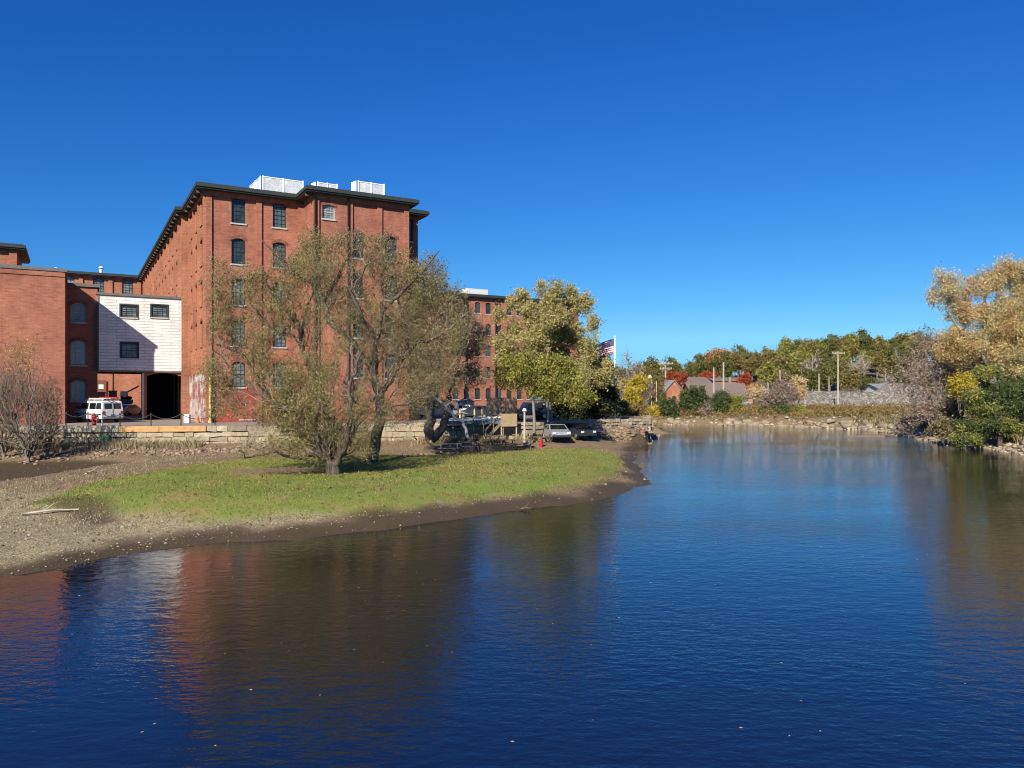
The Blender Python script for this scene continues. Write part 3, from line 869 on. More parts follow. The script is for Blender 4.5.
T0 = (at(17, 82.0), 82.0)
tw = empty('corner_tower', (T0[0], T0[1], ZL), 'brick tower top with deep dark eaves rising over the left block', 'brick tower')
TO = pt(T0, -14)
zt3 = 20.6
mb = MB(); facade(mb, TO, A_FRONT, 14, ZL, zt3); facade(mb, T0, UA + math.pi / 2, 9, ZL, zt3); facade(mb, pt(T0, 0, 9), UA + math.pi, 14, ZL, zt3); facade(mb, pt(TO, 0, 9), A_SIDE, 9, ZL, zt3)
fbox(mb, TO, A_FRONT, 9.6, 10.2, -.1, .35, ZL, zt3 - .003); fbox(mb, TO, A_FRONT, 13.3, 14.0, -.1, .25, ZL, zt3 - .003)
mb.build('wall', M['brick_left'], tw)
eaves(tw, [T0, pt(T0, 0, 9), pt(TO, 0, 9), TO], zt3, .8, .34, sp=1.6)

# ------------------------------------------------------------------ white shingled annex on its passage
AR = pt(N0, -0.95, 11.05 + .2)
AR = (at(182.5, 81.6), 81.6)
AL_s = -spx(97.6, AR)
AO = pt(AR, -AL_s)
an = empty('shingled_annex', (AO[0], AO[1], 7.5), 'white shingled annex bridging the courtyard over a dark passage', 'annex building')
za, zb_ = 7.55, 15.15
wh_ = []
for px, zc in ((129, (305, 317)), (159.5, (305, 317)), (129.5, (343, 358))):
    k = spx(px, AO) - .75; Yw = AO[1] + k * U.y
    z0_, z1_ = zat(zc[1], Yw), zat(zc[0], Yw)
    wh_.append((k, z0_, 1.5, z1_ - z0_, 0))
mb = MB(); facade(mb, AO, A_FRONT, AL_s, za, zb_, wh_, .14); facade(mb, pt(AO, 0, 9), A_SIDE, 9, za, zb_); facade(mb, AR, UA + math.pi / 2, 9, za, zb_); facade(mb, pt(AR, 0, 9), UA + math.pi, AL_s, za, zb_)
mb.build('wall', M['shingle'], an)
mb = MB(); f6 = [AO, AR, pt(AR, 0, 9), pt(AO, 0, 9)]; mb.prism(offset_poly(f6, .14), zb_, zb_ + .22); mb.build('roof', M['trim'], an)
mb = MB(); mb.prism(f6, za - .18, za - .003); mb.build('floor_slab', M['greywood'], an)
for h in wh_:
    window(an, AO, A_FRONT, h[0], h[1], h[2], h[3], 0.0, 'pale', lintel=False, depth=.04)
    e = MB()
    for a, b, c, d_ in ((h[0] - .14, h[0], h[1] - .14, h[1] + h[3] + .14), (h[0] + h[2], h[0] + h[2] + .14, h[1] - .14, h[1] + h[3] + .14), (h[0], h[0] + h[2], h[1] + h[3], h[1] + h[3] + .14)):
        fbox(e, AO, A_FRONT, a, b, -.02, .05, c, d_)
    e.build('window_casing', M['cornice'], an)
mb = MB(); mb.prism([pt(AO, -.0, -.06), pt(AO, .12, -.06), pt(AO, .12, .0), pt(AO, 0, 0)], za, zb_); mb.build('corner_board', M['trim'], an)
# passage under it: brick pier and a vault whose deep shade is painted black
ps = spx(147, AO); pe = AL_s
pas = empty('covered_passage', (*pt(AO, ps), ZL), 'deep dark vaulted passage under the right half of the white annex', 'passage')
mb = MB()
pw = pe - ps
facade(mb, pt(AO, ps - .45, .25), A_FRONT, pw + .45, ZL - 1, za - .2, [(.45, ZL, pw - .08, 4.92, .35)], depth=.4)
mb.build('front_wall', M['brick_side'], pas)
mb = MB(); fbox(mb, pt(AO, ps - .45, .25), A_FRONT, 0, .2, 0, .05, ZL, za - .3); mb.build('pier_edge', M['offwhite'], pas)
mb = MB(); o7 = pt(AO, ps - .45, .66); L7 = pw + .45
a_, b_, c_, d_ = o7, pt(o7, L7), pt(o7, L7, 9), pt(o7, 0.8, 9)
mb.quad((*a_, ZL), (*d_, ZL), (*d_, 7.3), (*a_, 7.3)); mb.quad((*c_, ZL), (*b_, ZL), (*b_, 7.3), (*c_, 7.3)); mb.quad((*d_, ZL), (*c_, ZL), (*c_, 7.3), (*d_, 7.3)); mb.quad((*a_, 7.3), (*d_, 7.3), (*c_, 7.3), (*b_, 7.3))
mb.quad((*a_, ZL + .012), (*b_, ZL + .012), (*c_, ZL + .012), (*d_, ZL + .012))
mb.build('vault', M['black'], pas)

# loading platform in the courtyard
pf = pt(AO, 1.0, 23.0)
lp = empty('loading_platform', (*pf, ZL), 'blue grey loading platform beneath the white annex', 'platform')
ztp = 4.4
mb = MB(); mb.prism([pf, pt(pf, ps - .9), pt(pf, ps - .9, 12), pt(pf, 0, 12)], ztp - .5, ztp); mb.build('deck', M['bluegrey'], lp)
for k in range(5):
    mb = MB(); q = pt(pf, .2 + k * (ps - 1.4) / 4, .2); mb.box(q[0] - .12, q[0] + .12, q[1] - .12, q[1] + .12, ZL, ztp - .5); mb.build('post', M['bluegrey'], lp)
mb = MB(); mb.prism([pt(pf, 0, 3), pt(pf, ps - .9, 3), pt(pf, ps - .9, 3.2), pt(pf, 0, 3.2)], ZL, ztp - .503); mb.build('under_deck_shade', M['black'], lp)  # black panel added as the shade beneath the platform deck
def crate(px, wpx, ytop, Y_v, name, lab, cat, mat, legs=False):
    q = pt(pf, 0, Y_v); s = spx(px, q); p = pt(q, s); Yp = p[1]; w = wpx / F * Yp; h = zat(ytop, Yp) - ztp
    e = empty(name, (p[0], p[1], ztp), lab, cat)
    mb = MB()
    mb.prism([pt(p, -w / 2), pt(p, w / 2), pt(p, w / 2, 1.0), pt(p, -w / 2, 1.0)], ztp + .12, ztp + h * .85); mb.build('body', mat, e, bevel=.04)
    mb = MB(); mb.prism([pt(p, -w / 2 - .05, -.05), pt(p, w / 2 + .05, -.05), pt(p, w / 2 + .05, 1.05), pt(p, -w / 2 - .05, 1.05)], ztp + h * .855, ztp + h); mb.build('lid', M['trim'] if mat != M['white'] else M['white'], e)
    for a in (-w * .35, w * .35):
        mb = MB(); c = pt(p, a, .5); mb.tube([(c[0] - .0, c[1] - .5, ztp + .1), (c[0], c[1] + .4, ztp + .1)], .1, 10); mb.build('wheel', M['blacktyre'], e)
    return e
crate(101.5, 7, 392, 1.5, 'utility_cart', 'grey utility bin on the loading platform behind the van', 'bin', M['steel'])
crate(113, 7, 390.5, 2.0, 'utility_cart', 'brown slatted crate with wheels between the grey bin and the white machine', 'crate', M['greywood'])
# small white lift with a red and white boom
q = pt(pf, 0, 2); s = spx(124.5, q); p = pt(q, s)
e = empty('boom_lift', (*p, ztp), 'small white machine with a red and white raised boom on the platform', 'boom lift')
mb = MB(); mb.prism([pt(p, -.45), pt(p, .45), pt(p, .45, 1.0), pt(p, -.45, 1.0)], ztp + .3, ztp + 1.1); mb.build('cab', M['white'], e, bevel=.06)
mb = MB(); a = Vector((*pt(p, .4, .3), ztp + 1.0)); b = Vector((*pt(p, 1.7, .3), ztp + 1.75)); mb.bar(a, b, .14); mb.build('boom', M['red'], e)
mb = MB(); mb.bar(a + Vector((0, -.02, .1)), b + Vector((0, -.02, .1)), .07); mb.build('boom_stripe', M['white'], e)
for k in (-.3, .3):
    mb = MB(); c = pt(p, k, -.05); mb.tube([(c[0], c[1], ztp + .22), (c[0] + .01, c[1] + .9, ztp + .22)], .22, 12); mb.build('wheel', M['blacktyre'], e)

# ------------------------------------------------------------------ distant mill seen between the trees
FO = (at(447, 140), 140.0)
fm = empty('distant_mill', (*FO, ZL), 'distant brick mill glimpsed between the bare tree and the golden tree', 'mill building')
mb = MB(); holes = []
for k in range(12):
    for z in (20.2, 16.2, 12.2, 8.2, 4.2): holes.append((1.2 + 2.25 * k, z, 1.1, 2.1, .2))
zt4 = 23.2
facade(mb, FO, A_FRONT, 29, ZL - 1, zt4, holes); facade(mb, pt(FO, 0, 30), A_SIDE, 30, ZL - 1, zt4); facade(mb, pt(FO, 29), UA + math.pi / 2, 30, ZL - 1, zt4); facade(mb, pt(FO, 29, 30), UA + math.pi, 29, ZL - 1, zt4)
mb.build('wall', M['brick'], fm)
for h in holes: window(fm, FO, A_FRONT, *h, 'dark', lintel=False)
eaves(fm, [FO, pt(FO, 29), pt(FO, 29, 30), pt(FO, 0, 30)], zt4, .8, .4, brackets=False)
p = pt(FO, spx(474, FO), 3)
mb = MB(); mb.prism([p, pt(p, 4.5), pt(p, 4.5, 3), pt(p, 0, 3)], zt4 + .5, zt4 + 2.0); prop(mb.build('roof_unit', M['offwhite']), 'white box on the roof of the distant brick mill', 'roof unit')
mb = MB(); p = pt(FO, 12, .0); mb.tube([(*pt(FO, 9.9, -.3), ZL), (*pt(FO, 9.9, -.3), zt4)], .12, 6); mb.build('downpipe', M['darkmetal'], fm)
# ------------------------------------------------------------------ retaining walls
def stone_course_wall(name, line, ztop, zbot, seed, bh=.42, bl=(.6, 1.5), thick=.55, rough=.07, mat='stone', **kw):
    rnd = random.Random(seed); mb = MB()
    segs = []
    for a, b in zip(line, line[1:]):
        segs.append((Vector(a), Vector(b)))
    tot = sum((b - a).length for a, b in segs)
    def P(s):
        for a, b in segs:
            L = (b - a).length
            if s <= L: 
                d = (b - a) / L; return a + d * s, d
            s -= L
        d = (segs[-1][1] - segs[-1][0]).normalized(); return segs[-1][1], d
    z = zbot
    while z < ztop - .05:
        h = min(bh * rnd.uniform(.8, 1.25), ztop - z)
        s = -rnd.uniform(0, .6)
        while s < tot:
            l = rnd.uniform(*bl); s0 = max(0, s); s1 = min(tot, s + l)
            if s1 - s0 > .1:
                (p, d), (q, _) = P(s0 + .015), P(s1 - .015)
                n = Vector((d.y, -d.x)); o1, o2 = rnd.uniform(-rough, rough), rnd.uniform(-rough, rough)
                j = lambda: rnd.uniform(-.05, .05)
                f0 = p + n * o1; f1 = q + n * o2; k0 = p - n * thick; k1 = q - n * thick
                z1 = z + h - .02 + (rnd.uniform(-.1, .06) if z + h >= ztop - .05 else 0)
                v = [(f0.x, f0.y, z + j()), (f1.x, f1.y, z + j()), (k1.x, k1.y, z), (k0.x, k0.y, z), (f0.x - n.x * .05, f0.y - n.y * .05, z1 + j()), (f1.x - n.x * .05, f1.y - n.y * .05, z1 + j()), (k1.x, k1.y, z1), (k0.x, k0.y, z1)]
                i = len(mb.v); mb.v += v
                for f in ((0, 3, 2, 1), (4, 5, 6, 7), (0, 1, 5, 4), (1, 2, 6, 5), (2, 3, 7, 6), (3, 0, 4, 7)): mb.f.append(tuple(i + k for k in f))
            s += l
        z += h
    # dark rubble core so that joints are not see-through
    o = mb.build(name, M[mat], **kw)
    return o
def front(line, k):
    out = []
    for i, p in enumerate(line):
        a = Vector(line[max(i - 1, 0)]); b = Vector(line[min(i + 1, len(line) - 1)]); d = (b - a).normalized()
        out.append((p[0] + d.y * k, p[1] - d.x * k))
    return out
wall_l = front(WALL[:5], .3)
rw = empty('retaining_wall', (wall_l[1][0], wall_l[1][1], .6), 'long rough granite block wall below the mill car park, left part', 'stone wall')
stone_course_wall('block_wall', wall_l, 1.98, .35, 3, parent=rw)
g = Vector(wall_l[1]); 
cap = front(WALL[:3], .42)
def strip(name, a, b, z0, z1, k0, k1, mat, parent=None, bevel=0):
    a = Vector(a); b = Vector(b); d = (b - a).normalized(); n = Vector((d.y, -d.x))
    mb = MB(); mb.prism([tuple(a + n * k0), tuple(b + n * k0), tuple(b + n * k1), tuple(a + n * k1)], z0, z1)
    return mb.build(name, mat, parent, bevel=bevel)
def wy(x, k=0.3):
    L = front(WALL, k)
    for a, b in zip(L, L[1:]):
        if a[0] <= x <= b[0]: return a[1] + (b[1] - a[1]) * (x - a[0]) / (b[0] - a[0])
    return L[-1][1]
def wallpt(px, k=.3):
    x = at(px, 64)
    for _ in range(6): x = at(px, wy(x, k))
    return (x, wy(x, k))
mb = MB(); a = Vector(ray(100, 433, 1.6)); x = at(98.5, 62.0)
for k in range(1):
    mb.box(x - .0, x + .75, wy(x) - .09, wy(x) + .1, 1.0, 1.75)
o_ = mb.build('graffiti_block', M['green_paint'], rw); o_['label'] = 'block sprayed with green paint'
pa, pb = wallpt(20), wallpt(119)
o_ = strip('concrete_cap', pa, pb, 1.99, 2.52, -.5, .1, M['concrete'], rw, bevel=.03); o_['label'] = 'pale concrete cap in front of the white van'
tc = empty('timber_kerb', (*pb, 2.0), 'orange timber beams edging the car park in front of the dark passage', 'timber kerb')
for a, b in ((119.5, 159), (159.5, 206)):
    qa, qb = wallpt(a), wallpt(b); strip('beam', qa, qb, 2.0, 2.46, -.35, .09, M['timber'], tc, .02)
pc, pd = wallpt(206.6), wallpt(440)
e = empty('stone_kerb', (*pc, 2.0), 'low pale stone kerb on the wall under the bare willow', 'stone kerb')
ln = [pc, wallpt(300), wallpt(380), pd]
stone_course_wall('kerb_blocks', ln, 2.5, 1.99, 9, bh=.5, bl=(.8, 2.2), mat='palerock', parent=e)
wall_m = front(WALL[4:8], .3)
e = empty('retaining_wall', (*wall_m[0], .6), 'weedy granite wall behind the picnic tables and wooden stairs', 'stone wall')
stone_course_wall('block_wall', wall_m, 2.42, .4, 4, parent=e)
wall_r = front(WALL[7:], .3) + [(16.6, 92), (18, 110)]
e = empty('retaining_wall', (*wall_r[1], .6), 'grey rubble wall ending at the point by the flagpole', 'stone wall')
stone_course_wall('block_wall', wall_r, 2.5, -.3, 6, bh=.35, bl=(.4, 1.1), rough=.14, parent=e)

# ------------------------------------------------------------------ chain fence, hydrant, cone
posts = [66, 88, 102, 120, 151, 181, 215]
fence = empty('chain_fence', (*wallpt(66, -.6), ZL), 'slack chain strung on thin dark posts along the wall top', 'chain fence')
tops = []
for px in posts:
    p = wallpt(px, -.1); zb = 2.52 if px < 119 else 2.45
    if px > 206: p = wallpt(px, .1)
    mb = MB(); mb.tube([(p[0], p[1], zb - .05), (p[0], p[1], zb + 1.05)], .045, 8); mb.tube([(p[0], p[1], zb + 1.05), (p[0], p[1], zb + 1.1)], [.06, .03], 8)
    mb.build('post', M['darkmetal'] if px != 102 else M['offwhite'], fence); tops.append(Vector((p[0], p[1], zb + .98)))
for a, b in zip(tops, tops[1:]):
    if abs(a.x - b.x) < .5: continue
    pts = [a.lerp(b, t / 12) - Vector((0, 0, 4 * (t / 12) * (1 - t / 12) * min(.42, (b - a).length * .17))) for t in range(13)]
    mb = MB(); mb.tube(pts, .033, 6); mb.build('chain', M['darkmetal'], fence)
p = wallpt(94, -1.3)
hy = empty('fire_hydrant', (p[0], p[1], ZL), 'red fire hydrant beside the rear of the white van', 'fire hydrant')
mb = MB(); z = 2.4; mb.tube([(p[0], p[1], z), (p[0], p[1], z + .08), (p[0], p[1], z + .1), (p[0], p[1], z + .72), (p[0], p[1], z + .74), (p[0], p[1], z + .8), (p[0], p[1], z + .95), (p[0], p[1], z + 1.02)], [.24, .24, .17, .17, .23, .23, .14, .04], 14)
mb.build('barrel', M['red'], hy, smooth=False)
mb = MB(); mb.tube([(p[0], p[1], z + 1.02), (p[0], p[1], z + 1.1)], .05, 6); mb.build('cap_nut', M['red'], hy)
for dx, dy in ((-.3, 0), (.3, 0), (0, -.32)):
    mb = MB(); mb.tube([(p[0], p[1], z + .58), (p[0] + dx, p[1] + dy, z + .58)], .09, 10); mb.build('nozzle', M['red'], hy)
p = pt(N0, -.75, -.7)
e = empty('traffic_cone', (*p, ZL), 'orange traffic cone at the foot of the mill corner', 'traffic cone')
mb = MB(); mb.tube([(p[0], p[1], 2.44), (p[0], p[1], 3.15)], [.17, .03], 12); mb.build('cone_body', M['orange'], e)
mb = MB(); mb.box(p[0] - .22, p[0] + .22, p[1] - .22, p[1] + .22, 2.405, 2.44); mb.build('base', M['orange'], e)
for k, (pp, lab) in enumerate(((pt(N0, -1.6, -.3), 'white painted concrete block at the mouth of the dark passage'),)):
    mb = MB(); mb.box(pp[0] - .25, pp[0] + .25, pp[1] - .25, pp[1] + .25, 2.405, 3.2); prop(mb.build('concrete_block', M['white'], bevel=.04), lab, 'concrete block')

# ------------------------------------------------------------------ vehicles (length along local x, front at +x)
def vehicle(name, label, cat, loc, rz, prof, W, belt, roofz, wins, rear_wins, wheels, wr_, paint, taper=.12, group=None, lights=True, rack=None, cargo=None, windscreen=None):
    root = empty(name, loc, label, cat, group, rz)
    def hw(z): return W / 2 - (0 if z <= belt else taper * (z - belt) / (roofz - belt))
    mb = MB()
    n = len(prof)
    L_ = [(x, hw(z), z) for x, z in prof]; R_ = [(x, -hw(z), z) for x, z in prof]
    mb.poly(L_[::-1]); mb.poly(R_)
    for i in range(n):
        j = (i + 1) % n; mb.poly([L_[i], L_[j], R_[j], R_[i]])
    b = mb.build('body', paint, root, local=True, bevel=.035)
    for q in wins:
        for sgn in (1, -1):
            mb = MB(); p = [(x, sgn * (hw(z) + .012), z) for x, z in q]; 
            p2 = [(x, sgn * (hw(z) - .02), z) for x, z in q]
            mb.poly(p if sgn < 0 else p[::-1])
            for i in range(len(p)):
                j = (i + 1) % len(p); mb.quad(p[i], p[j], p2[j], p2[i])
            mb.build('side_window', M['glasscar'], root, local=True)
    xr = min(x for x, z in prof)
    for (y0, y1, z0, z1, xa, xb) in rear_wins:
        mb = MB(); mb.poly([(xa - .014, y0, z0), (xa - .014, y1, z0), (xb - .014, y1, z1), (xb - .014, y0, z1)]); mb.poly([(xa - .002, y0, z0), (xa - .002, y1, z0), (xb - .002, y1, z1), (xb - .002, y0, z1)])
        mb.quad((xa - .014, y0, z0), (xa - .014, y1, z0), (xa - .002, y1, z0), (xa - .002, y0, z0)); mb.quad((xb - .014, y0, z1), (xb - .014, y1, z1), (xb - .002, y1, z1), (xb - .002, y0, z1))
        mb.build('rear_window', M['glasscar'], root, local=True)
    if windscreen:
        (xa, za_, xb, zb2) = windscreen
        mb = MB(); ya, yb = hw(za_) - .08, hw(zb2) - .08
        mb.poly([(xa + .02, -ya, za_), (xa + .02, ya, za_), (xb + .02, yb, zb2), (xb + .02, -yb, zb2)]); mb.build('windscreen', M['glasscar'], root, local=True)
    for wx_ in wheels:
        for sgn in (1, -1):
            y0 = sgn * (W / 2 - .2); y1 = sgn * (W / 2 + .02)
            mb = MB(); mb.tube([(wx_, y0, wr_), (wx_, y1 - sgn * .03, wr_), (wx_, y1, wr_)], [wr_, wr_, wr_ * .93], 20)
            w = mb.build('wheel', M['blacktyre'], root, local=True)
            mb = MB(); mb.tube([(wx_, y1 - sgn * .01, wr_), (wx_, y1 + sgn * .012, wr_)], [wr_ * .58, wr_ * .5], 14); mb.build('rim', M['steel'], w, local=True)
    xf = max(x for x, z in prof)
    for x, nm in ((xr, 'rear_bumper'), (xf, 'front_bumper')):
        mb = MB(); mb.box(x - .1, x + .1, -W / 2 + .02, W / 2 - .02, wr_ + .02, wr_ + .22); mb.build(nm, M['steel'] if paint is M['carwhite'] else M['darkmetal'], root, local=True, bevel=.03)
    if lights:
        for sgn in (1, -1):
            mb = MB(); mb.box(xr - .03, xr + .06, sgn * (W / 2 - .14) - .09, sgn * (W / 2 - .14) + .09, belt - .38, belt - .1); mb.build('tail_light', M['red'], root, local=True)
            mb = MB(); mb.box(xf - .06, xf + .03, sgn * (W / 2 - .22) - .14, sgn * (W / 2 - .22) + .14, wr_ + .3, wr_ + .48); mb.build('headlight', M['offwhite'], root, local=True)
    return root
LV = 5.0
# ladder van
van_az = math.radians(90 + 57)
vp = (at(98.5, 73.2), 73.2, ZL + .005)
prof = [(-2.45, .38), (-2.45, 1.15), (-2.38, 1.95), (-2.25, 2.06), (1.0, 2.06), (1.2, 2.0), (1.75, 1.25), (2.45, 1.08), (2.5, .38)]
wn1 = [[(-2.15, 1.3), (-1.35, 1.3), (-1.35, 1.85), (-2.1, 1.85)], [(-1.2, 1.3), (-.2, 1.3), (-.2, 1.85), (-1.2, 1.85)], [(.05, 1.3), (1.55, 1.3), (1.15, 1.85), (.05, 1.85)]]
rwn = [(-.78, -.08, 1.3, 1.82, -2.435, -2.39), (.08, .78, 1.3, 1.82, -2.435, -2.39)]
van = vehicle('delivery_van', 'old white van with dark windows and a loaded red and white roof rack', 'van', (vp[0], vp[1], vp[2]), van_az, prof, 2.0, 1.2, 2.06, wn1, rwn, (-1.55, 1.6), .36, M['carwhite'], .14, windscreen=(1.76, 1.27, 1.22, 1.95))
for y in (-.75, .75):
    mb = MB(); mb.bar((-2.3, y, 2.2), (1.0, y, 2.2), .05)
    for x in (-2.1, -.7, .8): mb.bar((x, y, 2.04), (x, y, 2.2), .05)
    mb.build('roof_rack', M['offwhite'], van, local=True)
for y, m_, nm in ((-.45, 'red', 'pipe_tube'), (.3, 'offwhite', 'ladder')):
    mb = MB()
    if nm == 'pipe_tube': mb.tube([(-2.5, y, 2.32), (.9, y, 2.32)], .09, 10)
    else:
        mb.bar((-2.6, y, 2.28), (1.2, y, 2.28), .06); mb.bar((-2.6, y + .4, 2.28), (1.2, y + .4, 2.28), .06)
        for k in range(12): mb.bar((-2.5 + k * .32, y, 2.28), (-2.5 + k * .32, y + .4, 2.28), .035)
    q = Matrix.Rotation(van_az, 4, 'Z')
    o = mb.build(nm, M[m_], None, local=True); o.location = van.location; o.rotation_euler = (0, 0, van_az)
    prop(o, 'red tube lying on the roof rack of the white van' if nm == 'pipe_tube' else 'pale ladder lying on the roof rack of the white van', 'tube' if nm == 'pipe_tube' else 'ladder')
for sg in (1, -1):
    mb = MB(); mb.box(-2.2, 2.3, sg * 1.0 - .02, sg * 1.0 + .02, .78, .86); mb.build('side_moulding', M['darkmetal'], van, local=True)
    mb = MB(); mb.box(1.35, 1.55, sg * 1.1 - .12, sg * 1.1 + .12, 1.28, 1.55); mb.build('mirror', M['darkmetal'], van, local=True)
mb = MB(); mb.box(-2.47, -2.455, -.2, .2, .6, .78); mb.build('number_plate', M['trim'], van, local=True)
mb = MB(); mb.box(-2.475, -2.46, .0 - .012, .012, .45, 1.9); mb.build('door_seam', M['darkmetal'], van, local=True)
# dark off-roader with loaded roof rack on the lot
jp = (at(530, 78), 79.5, ZL + .005)
prof = [(-1.95, .5), (-1.95, 1.1), (-1.85, 1.82), (.45, 1.84), (.78, 1.22), (1.95, 1.1), (2.0, .5)]
wn2 = [[(-1.75, 1.2), (-1.0, 1.2), (-1.0, 1.72), (-1.7, 1.72)], [(-.9, 1.2), (-.1, 1.2), (-.1, 1.72), (-.9, 1.72)], [(0, 1.2), (.65, 1.2), (.38, 1.72), (0, 1.72)]]
jeep = vehicle('off_roader', 'dark boxy off-roader with loaded roof rack parked right of the wooden stairs', 'car', jp, math.radians(200), prof, 1.8, 1.15, 1.84, wn2, [(-.6, .6, 1.2, 1.7, -1.935, -1.865)], (-1.3, 1.3), .42, M['cardark'], .1, windscreen=(.8, 1.24, .47, 1.8))
mb = MB()
for y in (-.7, 0, .7): mb.bar((-1.8, y, 1.95), (.5, y, 1.95), .04)
for x in (-1.7, -.6, .4): mb.bar((x, -.7, 1.95), (x, .7, 1.95), .04); mb.bar((x, -.7, 1.83), (x, -.7, 1.95), .04); mb.bar((x, .7, 1.83), (x, .7, 1.95), .04)
mb.build('roof_rack', M['steel'], jeep, local=True)
mb = MB(); mb.box(-1.2, -.2, -.5, .5, 1.98, 2.38)
o = mb.build('storage_bag', M['bluegrey'], None, local=True, bevel=.12); o.location = jeep.location; o.rotation_euler = jeep.rotation_euler; prop(o, 'dark blue bag strapped on the roof rack of the off-roader', 'bag')
# saloon shape shared by the small cars
car_prof = [(-2.2, .35), (-2.2, .85), (-2.05, .98), (-1.45, 1.02), (-.9, 1.42), (.4, 1.44), (1.15, .98), (2.1, .82), (2.2, .35)]
car_w = [[(-1.25, 1.02), (-.2, 1.02), (-.2, 1.36), (-.85, 1.36)], [(-.1, 1.02), (.95, 1.02), (.38, 1.36), (-.1, 1.36)]]
def car(label, loc, rz, paint, group):
    return vehicle('parked_car', label, 'car', loc, rz, car_prof, 1.78, .98, 1.44, car_w, [(-.6, .6, 1.05, 1.36, -1.42, -.98)], (-1.35, 1.35), .32, paint, .16, group=group, windscreen=(1.12, 1.02, .45, 1.4))
car('silver car driving along the road beyond the far bank', (at(742, 188), 187.8, 2.36), math.radians(-4), M['carsilver'], 'cars in the distance')
car('dark car parked at the lot edge left of the wooden stairs', (at(478, 84), 84, ZL + .005), math.radians(150), M['cardark'], 'cars in the distance')
car('white car parked on the lot beside the yellow posts', (at(463, 92), 92, ZL + .005), math.radians(100), M['carwhite'], 'cars in the distance')
car('silver car parked in the shade behind the willow', (at(436, 88), 88, ZL + .005), math.radians(20), M['carsilver'], 'cars in the distance')
car('dark car parked behind the large yew', (at(566, 88), 88, ZL + .005), math.radians(120), M['cardark'], 'cars in the distance')
car('white car in the courtyard partly hidden under the platform', (at(128, 96), 96, ZL + .005), math.radians(80), M['carwhite'], 'cars in the distance')

# yellow posts
for k, px in enumerate((474.5, 482, 460)):
    Y = 79 ; x = at(px, Y)
    mb = MB(); mb.tube([(x, Y, ZL), (x, Y, ZL + 1.1), (x, Y, ZL + 1.2)], [.09, .09, .03], 10)
    prop(mb.build('bollard', M['yellow']), ('right one of the two paired pale yellow posts on the lot', 'pale yellow post nearest the wooden fence', 'pale yellow post farthest left on the lot')[0 if k == 0 else k], 'bollard', 'yellow bollards on the lot')

# ------------------------------------------------------------------ gangway along the wall top
ga, gb = Vector((at(437, 66.5), 68.6)), Vector((at(500, 70.2), 70.6))
gw = empty('gangway', (*ga, 2.0), 'long low metal gangway with a bright edge leading to the wooden stairs', 'gangway')
d = (gb - ga).normalized(); n = Vector((d.y, -d.x))
def gp(s, k, z): q = ga + d * s + n * k; return (q.x, q.y, z)
GL_ = (gb - ga).length
mb = MB(); mb.prism([gp(0, 0, 0)[:2], gp(GL_, 0, 0)[:2], gp(GL_, 1.0, 0)[:2], gp(0, 1.0, 0)[:2]], 2.48, 2.6); mb.build('deck', M['greywood'], gw)
mb = MB(); mb.bar(gp(0, 1.05, 2.86), gp(GL_, 1.05, 3.0), .1, .16); mb.build('edge_rail', M['white'], gw)
mb = MB(); mb.bar(gp(0, 1.03, 2.55), gp(GL_, 1.03, 2.6), .06, .3); mb.build('side_beam', M['bluegrey'], gw)
for k in range(7):
    mb = MB(); s = .05 + (GL_ - .1) * k / 6; mb.bar(gp(s, 1.0, .9), gp(s, 1.0, 2.85), .09); mb.build('post', M['greywood'], gw)

# ------------------------------------------------------------------ wooden stairs, landing and board fence
s0 = Vector((at(501, 70.3), 70.4)); s1 = Vector((at(517, 71.0), 71.2))
ws = empty('wooden_stairs', (*s0, 1.0), 'wooden landing with steps going down to the picnic lawn', 'wooden stairs')
mb = MB(); mb.prism([(s0.x, s0.y - 1.0), (s1.x, s1.y - 1.0), (s1.x, s1.y + .6), (s0.x, s0.y + .6)], 2.36, 2.5); mb.build('landing', M['deckwood'], ws)
mb = MB(); mb.prism([(s0.x, s0.y - 1.06), (s1.x, s1.y - 1.06), (s1.x, s1.y - 1.005), (s0.x, s0.y - 1.005)], 2.15, 3.3); mb.build('front_panel', M['deckwood'], ws)
for x, y in ((s0.x + .05, s0.y - .9), (s1.x - .06, s1.y - .9), (s0.x + .05, s0.y + .45), (s1.x - .06, s1.y + .45)):
    mb = MB(); mb.bar((x, y, .8), (x, y, 2.36), .12); mb.build('leg', M['deckwood'], ws)
a0 = Vector((s0.x, s0.y - .5, 2.45)); a1 = Vector((at(486, 69.5), 69.3, 1.0))
for k in (-.42, .42):
    mb = MB(); mb.bar(a0 + Vector((0, k, 0)), a1 + Vector((0, k, 0)), .06, .26); mb.build('stringer', M['greywood'], ws)
    mb = MB(); mb.bar(a0 + Vector((0, k, .9)), a1 + Vector((0, k, .9)), .07, .1)
    for t in (.0, .5, 1.0): p = a0.lerp(a1, t); mb.bar(p + Vector((0, k, 0)), p + Vector((0, k, .9)), .07)
    mb.build('handrail', M['greywood'], ws)
for k in range(7):
    p = a0.lerp(a1, (k + .5) / 7); mb = MB(); mb.box(p.x - .14, p.x + .14, p.y - .42, p.y + .42, p.z + .03, p.z + .07); mb.build('tread', M['deckwood'], ws)
bf = empty('board_fence', (at(487, 75), 75, ZL), 'tall pale vertical board fence above the wooden stairs', 'fence')
mb = MB(); x0, x1 = at(487, 75), at(516.5, 75.5); k = 0; x = x0; rnd = random.Random(4)
while x < x1:
    w = .14; mb.box(x, x + w, 75 + (x - x0) * .15, 75.03 + (x - x0) * .15, 3.0, 4.75 + rnd.uniform(-.03, .03)); x += w + .015
mb.build('boards', M['deckwood'], bf)
